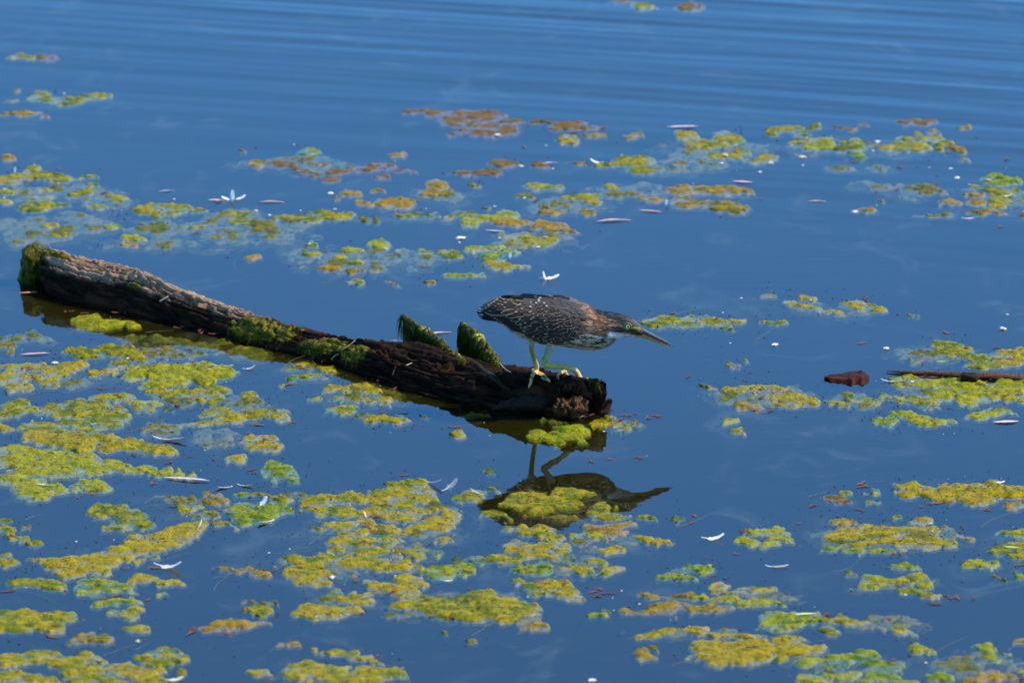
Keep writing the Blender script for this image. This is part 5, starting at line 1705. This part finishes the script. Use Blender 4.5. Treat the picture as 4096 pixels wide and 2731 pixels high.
# slender leaves ----------------------------------------------------
def leaf_mesh(seed, wid=0.13, curl=0.25):
    nt, ns = 18, 7
    T = np.linspace(0, 1, nt)[:, None]; U = np.linspace(-1, 1, ns)[None, :]
    prof = np.sin(np.pi * np.clip(T, 0.01, 0.995)) ** 0.75
    y = U * wid / 2 * prof + curl * 0.3 * (T - 0.5) ** 2
    z = 0.03 * np.abs(U) * prof + 0.09 * curl * (T - 0.45) ** 2 + 0.012 * fbm(T * 4 + seed, U * 2, None, 2, seed) + 0.012
    return make_mesh("leaf", np.stack([T + 0 * U, y, z], -1).reshape(-1, 3), grid_faces(nt, ns))
LEAF = [leaf_mesh(1, 0.10), leaf_mesh(2, 0.07, -0.4), leaf_mesh(3, 0.2, 0.5)]
LM = {'k': plain("pink_leaf", (0.60, 0.27, 0.25), 0.4, 0.25, 90), 's': plain("salmon_leaf", (0.60, 0.38, 0.28), 0.45, 0.25, 90), 'v': plain("mauve_leaf", (0.50, 0.38, 0.40), 0.45, 0.25, 90),
      'n': plain("brown_leaf", (0.16, 0.12, 0.085), 0.5, 0.3, 90), 'e': plain("pale_green_leaf", (0.40, 0.42, 0.12), 0.4, 0.2, 90), 'r': plain("orange_leaf", (0.40, 0.19, 0.07), 0.45, 0.3, 90)}
def leaf(c, x, y, w, rz, k, col, label, tilt=0.0):
    s = w * CROP[c][2] / PPM
    o = add("leaf", coloured(LEAF[k], col, LM[col]), None, None, spot(c, x, y))
    o.scale = (s, s, s); o.rotation_euler = (0, -math.radians(tilt), math.radians(rz))
    return tag(o, label, "leaf", "slender fallen leaves afloat")
leaf('A', 160, 430, 235, 8, 0, 'k', "long pink leaf beside a white down tuft below the log")
leaf('A', 1285, 1395, 360, -14, 0, 'v', "long mauve leaf on open water under the green mat's tail")
leaf('I', 1040, 972, 300, 10, 1, 's', "long salmon leaf alone on open water behind the heron")
leaf('I', 1370, 890, 190, -18, 0, 'k', "pink leaf beside the twin ochre mats")
leaf('J', 60, 640, 175, -14, 2, 'k', "curled pink leaf on top of the upper ochre mat")
leaf('I', 1570, 290, 260, 2, 0, 'v', "pale mauve leaf at the far edge of the algae")
leaf('I', 650, 555, 160, 20, 1, 'v', "mauve leaf next to a brown clump")
leaf('I', 250, 1035, 170, -16, 0, 'v', "mauve leaf below the round bright green mats")
leaf('J', 640, 795, 170, -2, 1, 's', "salmon leaf on open water at the far side")
leaf('G', 1160, 1140, 150, 18, 1, 'v', "mauve leaf on thin algae at the far left")
leaf('G', 1900, 1215, 220, 0, 1, 's', "salmon leaf to the right of the three-pronged feather")
leaf('G', 1535, 1200, 130, -8, 2, 's', "salmon leaf to the left of the three-pronged feather")
leaf('L', 1570, 360, 300, 18, 1, 's', "straw-pink leaf behind the farther snapped branch")
leaf('L', 1020, 460, 130, 14, 1, 's', "short salmon leaf behind the log's middle")
leaf('L', 1200, 428, 120, 12, 1, 's', "salmon leaf just left of the farther snapped branch")
leaf('L', 2110, 405, 100, 10, 1, 's', "salmon leaf sliver behind the nearer snapped branch")
leaf('T', 35, 520, 170, 6, 2, 'r', "orange leaf against the log's raised end")
leaf('E', 1060, 100, 200, -22, 2, 'n', "grey-brown leaf lying on the long right-hand mat")
leaf('E', 110, 1055, 190, 6, 2, 'e', "pale green leaf on the algae of the right foreground")
leaf('E', 1720, 540, 120, -12, 2, 'e', "pale green leaf on the mat at the right edge")
leaf('A', 270, 1440, 130, -24, 2, 'e', "pale green leaf on a round green mat")
leaf('F', 1715, 628, 70, 0, 2, 'e', "pale yellow leaf floating above the driftwood")
leaf('F', 2125, 1070, 190, 4, 2, 's', "broad tan leaf afloat at the right")
leaf('C', 880, 318, 60, 120, 2, 'k', "small pink leaf stuck upright in a yellow-green mat", 40)

# crumpled dark leaf and driftwood ------------------------------------
p0 = spot('F', 1065, 750)
s = 330 * CROP['F'][2] / PPM
T = np.linspace(0, 1, 44)[:, None]; U = np.linspace(-1, 1, 24)[None, :]
prof = np.interp(T, [0, 0.12, 0.35, 0.6, 0.85, 1], [0.05, 0.35, 0.5, 1.0, 0.85, 0.15])
X = (T - 0.5) * s + 0 * U; Y = U * prof * 0.042 + 0.008 * fbm(T * 6, U * 2, None, 2, 5)
Z = 0.004 + np.interp(T, [0, 0.35, 0.55, 0.8, 0.93, 1], [0.0, 0.001, 0.003, 0.005, 0.004, 0.0]) * (1 - 0.8 * U ** 2) + 0.005 * fbm(T * 7, U * 2.5, None, 3, 9) * prof
Z -= 0.008 * (np.abs(U) > 0.9)
wl = plain("wet_dark_leaf", (0.032, 0.009, 0.005), 0.6, 0.7, 70, 0.05, 0.001)
tag(add("dead_leaf", make_mesh("dead_leaf", np.stack([X, Y, Z], -1).reshape(-1, 3), grid_faces(44, 24)), wl, None, p0), "crumpled wet dark red leaf half sunk beyond the driftwood's tip", "leaf")

drift = empty("driftwood", on_water(*cp('F', 2000, 750)))
tag(drift, "thin brown driftwood stick floating among the algae", "driftwood")
DO = np.array(drift.location)
pts = np.array([on_water(*cp('F', x, y), z) for x, y, z in ((1355, 697, 0.003), (1500, 705, 0.003), (1700, 716, 0.002), (1900, 728, 0.002), (2100, 738, 0.002), (2300, 755, 0.000), (2460, 775, -0.002), (2700, 805, -0.004))])
n = 120
P = smooth_path(pts, n); R = np.interp(np.linspace(0, 1, n), [0, 0.15, 0.35, 0.6, 0.75, 1], [0.0008, 0.0036, 0.006, 0.010, 0.010, 0.008])
V, F = tube(P, R, 26, 0.0)
G = V[:n * 26].reshape(n, 26, 3)
ang = np.linspace(0, 2 * np.pi, 26, endpoint=False)
dsp = 0.30 * fbm(np.arange(n)[:, None] / 14 + 0 * ang, np.cos(ang)[None] * 2.6 + 0 * R[:, None], np.sin(ang)[None] * 2.6 + 0 * R[:, None], 3, 77)
G = P[:, None] + (G - P[:, None]) * (1 + dsp)[..., None]
V[:n * 26] = G.reshape(-1, 3)
me = make_mesh("stick", V - DO, F)
add("stick", me, plain("driftwood_brown", (0.10, 0.042, 0.020), 0.6, 0.7, 140, 0.08, 0.004), drift)
q = on_water(*cp('F', 1960, 742), 0.008)
V, F = lump_mesh(q, (0.019, 0.014, 0.009), 4, 0.35, 14)
V = q + np.sign(V - q) * np.abs((V - q) / [0.019, 0.014, 0.009]) ** 0.6 * [0.019, 0.014, 0.009]
add("knot", make_mesh("knot", V - DO, F), plain("dark_knot", (0.016, 0.011, 0.005), 0.6, 0.5, 150, 0.06), drift)

# red water-fern sprigs --------------------------------------------------
def sprig_mesh(seed):
    r = np.random.default_rng(seed); V, F = [], []
    def lobe(x, y, a, L, w, z):
        i = len(V); c, s_ = math.cos(a), math.sin(a)
        for u, v, h in ((0, 0, 0), (0.5, -0.5, 0), (1, 0, 0), (0.5, 0.5, 0), (0.5, 0, 0.35)):
            V.append((x + L * u * c - w * v * s_, y + L * u * s_ + w * v * c, z + h * w))
        F.extend([(i, i + 1, i + 4), (i + 1, i + 2, i + 4), (i + 2, i + 3, i + 4), (i + 3, i, i + 4)])
    for arm in range(r.integers(2, 4)):
        a0 = r.uniform(0, 6.28); x = y = 0.0
        for k in range(r.integers(3, 6)):
            lobe(x, y, a0 + 0.7, 0.30, 0.2, 0.05 + r.uniform(0, 0.06)); lobe(x, y, a0 - 0.7, 0.30, 0.2, 0.05 + r.uniform(0, 0.06))
            x += 0.2 * math.cos(a0); y += 0.2 * math.sin(a0); a0 += r.normal(0, 0.3)
        lobe(x, y, a0, 0.3, 0.2, 0.06)
    return np.array(V), F
t = NT("red_water_fern"); oi = t.n("ShaderNodeObjectInfo"); f = t.noise(t.pos(), 300, 3)
c = t.ramp(t.math('ADD', t.math('MULTIPLY', oi.outputs["Random"], 0.6), t.math('MULTIPLY', f, 0.4)), [(0.15, (0.07, 0.013, 0.007)), (0.5, (0.12, 0.026, 0.012)), (0.85, (0.17, 0.055, 0.022))])
t.principled(c, 0.6, None, 0.25); M['fern'] = t.m
SPRIG = [make_mesh("water_fern", *sprig_mesh(s), smooth=False) for s in range(8)]
for m_ in SPRIG: m_.materials.append(M['fern'])

def near_mats(n, spread_lo, spread_hi, px_range=(0, 4096), py_range=(500, 2731)):
    out = []
    L = np.array(all_lobes)
    w = np.sqrt(L[:, 2] * L[:, 3]); w = w / w.sum()
    while len(out) < n:
        i = rng.choice(len(L), p=w); a = rng.uniform(0, 6.283); k = rng.uniform(spread_lo, spread_hi)
        x = L[i, 0] + L[i, 2] * k * math.cos(a) + rng.normal(0, 0.02); y = L[i, 1] + L[i, 3] * k * math.sin(a) + rng.normal(0, 0.05)
        q = project(np.array([x, y, 0.0]))
        if px_range[0] < q[0] < px_range[1] and py_range[0] < q[1] < py_range[1] and free_of_log(x, y): out.append((x, y))
    return out
spots = near_mats(190, 0.6, 1.7)
for (c, x, y) in (('T', 870, 690), ('T', 940, 685), ('T', 1085, 708), ('T', 1380, 815), ('T', 1460, 805), ('T', 1570, 825), ('T', 1600, 835), ('T', 1680, 870), ('T', 1740, 868), ('T', 1600, 860), ('T', 440, 680), ('T', 480, 678), ('T', 600, 690),
                  ('M', 1380, 155), ('M', 1840, 140), ('M', 1945, 175), ('M', 1720, 145), ('M', 1850, 215), ('M', 1580, 262), ('M', 1470, 275), ('M', 30, 268), ('M', 1865, 567), ('M', 1400, 607), ('M', 1590, 583), ('M', 2040, 155),
                  ('N', 1730, 1420), ('N', 2210, 350), ('D', 360, 860), ('D', 440, 890), ('D', 350, 910), ('D', 320, 880), ('D', 1075, 360), ('D', 1085, 310), ('D', 1235, 760), ('D', 1330, 775), ('E', 640, 262), ('E', 640, 315), ('E', 470, 310), ('E', 1330, 205),
                  ('E', 1260, 205), ('E', 1190, 215), ('E', 1610, 262), ('E', 1310, 920), ('E', 1380, 925), ('E', 1500, 930), ('J', 1500, 525), ('J', 1380, 535), ('J', 2195, 472), ('B', 790, 925), ('B', 1440, 1190), ('B', 1730, 1200), ('B', 930, 705), ('L', 240, 700), ('L', 300, 712),
                  ('L', 1240, 935), ('L', 160, 1280), ('L', 890, 715), ('L', 350, 545), ('L', 510, 632), ('F', 1170, 495), ('F', 1780, 422), ('F', 435, 900), ('F', 410, 975), ('F', 510, 985), ('G', 380, 150)):
    q = on_water(*cp(c, x, y)); spots.append((q[0], q[1]))
for x, y in spots:
    o = add("water_fern", SPRIG[rng.integers(8)], None, None, (x, y, float_z(x, y)))
    s = rng.uniform(0.006, 0.013); o.scale = (s * 1.15, s * 1.15, s); o.rotation_euler = (0, 0, rng.uniform(0, 6.28))
    tag(o, "small red sprig of floating water fern", "water fern", "red water fern sprigs")

# fine drift nobody could count -----------------------------------------
def specks(name, pts, rmin, rmax, flat, mat, label, cat):
    oct_v = np.array([(1, 0, 0), (0, 1, 0), (-1, 0, 0), (0, -1, 0), (0, 0, 1), (0, 0, -1)], float)
    oct_f = np.array([(0, 1, 4), (1, 2, 4), (2, 3, 4), (3, 0, 4), (1, 0, 5), (2, 1, 5), (3, 2, 5), (0, 3, 5)])
    V = np.empty((len(pts), 6, 3))
    for i, (x, y) in enumerate(pts):
        r = rng.uniform(rmin, rmax); st = rng.uniform(1, 1.8); a = rng.uniform(0, 3.14)
        vv = oct_v * [r * st, r, r * flat]
        vv = np.stack([vv[:, 0] * math.cos(a) - vv[:, 1] * math.sin(a), vv[:, 0] * math.sin(a) + vv[:, 1] * math.cos(a), vv[:, 2]], -1)
        V[i] = vv + [x, y, float_z(x, y) + r * flat * 0.4]
    F = (np.arange(len(pts))[:, None, None] * 6 + oct_f).reshape(-1, 3)
    return tag(add(name, make_mesh(name, V.reshape(-1, 3), F, False), mat), label, cat, kind="stuff")
specks("seed_drift", near_mats(3400, 0.7, 1.9, py_range=(1050, 2300)) + near_mats(700, 0.7, 1.7), 0.0006, 0.0013, 0.8, plain("dark_seed", (0.028, 0.020, 0.014), 0.6), "tiny dark seeds drifting between the algae mats", "seeds")
specks("fern_crumb", near_mats(900, 0.3, 1.6), 0.0011, 0.0028, 0.5, M['fern'], "reddish crumbs of water fern strewn over algae and water", "fern crumbs")
specks("glint_speck", near_mats(200, 0.2, 2.0), 0.0007, 0.0018, 0.3, FM['w'], "white specks standing in for sun glints on algae and water", "crumbs")  # white specks painted in place of sun glints
specks("grit", near_mats(1500, 0.0, 0.95, py_range=(1000, 2731)), 0.0008, 0.0022, 0.5, plain("brown_grit", (0.06, 0.038, 0.015), 0.6), "brown plant crumbs caught on the algae mats", "crumbs")
# thin threads of algae on the surface
paths = []
for x, y in near_mats(170, 0.8, 2.4, py_range=(1000, 2731)):
    L = rng.uniform(0.03, 0.12); a = rng.uniform(-0.9, 0.9); q = np.linspace(-0.5, 0.5, 12); cv = rng.normal(0, 0.5)
    P = np.stack([x + L * q * math.cos(a) - cv * L * q ** 2 * math.sin(a), y + L * q * math.sin(a) * 2 + cv * L * q ** 2, np.full(12, 0.0004)], -1)
    P[:, :2] += 0.003 * np.stack([fbm(q * 6 + x * 9, q * 0 + y, None, 2, 3), fbm(q * 6 + y * 9, q * 0 + x, None, 2, 4)], -1)
    paths.append(P)
V, F = strand_mesh(paths, 0.00030)
tag(add("algae_filament", make_mesh("algae_filament", V, F), plain("pale_filament", (0.16, 0.17, 0.08), 0.5)), "pale hair-thin algae threads lying on the water", "algae", kind="stuff")
# upright stems poking out of the mats
for (c, x, y, h) in (('G', 404, 395, 22), ('J', 120, 250, 28), ('J', 1215, 545, 28), ('E', 1260, 550, 26), ('A', 35, 715, 20), ('A', 1255, 430, 16), ('A', 165, 540, 18), ('F', 1500, 770, 26), ('E', 1075, 320, 22), ('C', 1720, 1010, 20)):
    q = spot(c, x, y); L = h * CROP[c][2] / PPM
    V, F = tube(np.array([[0, 0, -0.004], [0.0015, 0, L * 0.5], [0.004, 0.001, L]]), [0.0009, 0.0007, 0.0004], 5)
    tag(add("stem", make_mesh("stem", V, F), M['twig'], None, q), "thin dark plant stem poking up out of an algae mat", "stem", "stems poking out of the mats")

# ------------------------------------------------------------------ which mat is which
mats.sort(key=lambda m: -len(m[0].data.polygons))
small = mats[290:]; mats = mats[:290]
V, F, mi, off = [], [], [], 0
kinds = list('ygobf')
for o, ctr, half, kind, nl in small:
    n = len(o.data.vertices); v = np.empty(n * 3, np.float32); o.data.vertices.foreach_get("co", v)
    m = len(o.data.polygons); f = np.empty(m * 4, np.int32); o.data.loops.foreach_get("vertex_index", f)
    V.append(v.reshape(-1, 3) + [ctr[0], ctr[1], 0]); F.append(f.reshape(-1, 4) + off); off += n; mi += [kinds.index(kind)] * m
    me = o.data; bpy.data.objects.remove(o); bpy.data.meshes.remove(me)
me = make_mesh("algae_scrap", np.vstack(V), np.vstack(F))
for k in kinds: me.materials.append(M[k])
me.polygons.foreach_set("material_index", np.array(mi, np.int32))
tag(add("algae_scrap", me), "smallest scraps of floating algae strewn between the mats", "algae", kind="stuff")
MARKS = [("the tip of the heron's bill", on_water(2688, 1683)), ("the log's hollow end", on_water(2380, 1700)), ("the moss on the log's middle", on_water(1080, 1400)), ("the log's raised end", on_water(150, 1200)),
         ("the driftwood stick", on_water(*cp('F', 1900, 740))), ("the crumpled dark red leaf", p0), ("the grey curled feather", on_water(*cp('C', 1480, 110))), ("the white three-pronged feather", on_water(*cp('G', 1720, 1200))),
         ("the white V-shaped feather", on_water(*cp('I', 690, 1392))), ("the long pink leaf", on_water(*cp('A', 270, 425))), ("the fluffy white plume", on_water(*cp('B', 1990, 220))), ("the long mauve leaf", on_water(*cp('A', 1450, 1410))),
         ("the long salmon leaf", on_water(*cp('I', 1190, 965))), ("the arched white feather", on_water(*cp('D', 1250, 470))), ("the farther snapped branch", on_water(*cp('L', 1345, 470))), ("the grey-brown leaf", on_water(*cp('E', 1170, 125))),
         ("the curled pink leaf", on_water(*cp('J', 150, 650))), ("the pale feather with an upright quill", on_water(*cp('B', 1250, 700))), ("the cream down tuft", on_water(*cp('B', 1040, 1243))), ("the upright white feather", on_water(*cp('G', 110, 1000))),
         ("the dark brown feather", on_water(*cp('F', 1430, 785))), ("the tall white down tuft", on_water(*cp('F', 2198, 385))), ("the flat white down tuft", on_water(*cp('F', 545, 495))), ("the broad tan leaf", on_water(*cp('F', 2220, 1065))),
         ("the round white down tuft", on_water(*cp('J', 1195, 320))), ("the pinkish-white down tuft", on_water(*cp('I', 1990, 482))), ("the pair of dark feathers", on_water(*cp('A', 1850, 1475))), ("the white quill", on_water(*cp('B', 1510, 390))),
         ("the pale green leaf", on_water(*cp('A', 330, 1450))), ("the thin white curled feather", on_water(*cp('A', 730, 1000))), ("the cream feather", on_water(*cp('B', 1300, 1550))), ("the foreground white down tuft", on_water(*cp('D', 320, 1537))),
         ("the slim white feather", on_water(*cp('C', 1490, 795))), ("the orange leaf", on_water(*cp('T', 100, 515))), ("the nearer snapped branch", on_water(*cp('L', 1950, 620))), ("the slim pale feather", on_water(*cp('D', 1740, 688))),
         ("the pale mauve leaf", on_water(*cp('I', 1700, 290))), ("the ragged white down tuft", on_water(*cp('H', 1950, 1168))), ("the twin white down tufts", on_water(*cp('G', 1940, 1290)))]
ORD = ["closest to", "second closest to", "third closest to", "fourth closest to", "fifth closest to", "sixth closest to", "seventh closest to", "eighth closest to"]
done = set()
def size_word(half, nl):
    return "broad" if half > 0.16 else "middling" if half > 0.085 else "small"
rank = {}
for name, pos in MARKS:
    order = sorted(range(len(mats)), key=lambda i: math.hypot(mats[i][1][0] - pos[0], mats[i][1][1] - pos[1]))
    for k, i in enumerate(order[:8]):
        if i not in rank or rank[i][0] > k: rank[i] = (k, name)
for i, (o, ctr, half, kind, nl) in enumerate(mats):
    sw, cw = size_word(half, nl), COLOUR_WORD[kind]
    if i in rank:
        k, name = rank[i]
        tag(o, f"{sw} {cw} algae mat, {ORD[k]} {name}", "algae mat", "floating algae mats")
    else:
        tag(o, f"{sw} {cw} algae mat away from log, leaves and feathers", "algae mat", "floating algae mats")
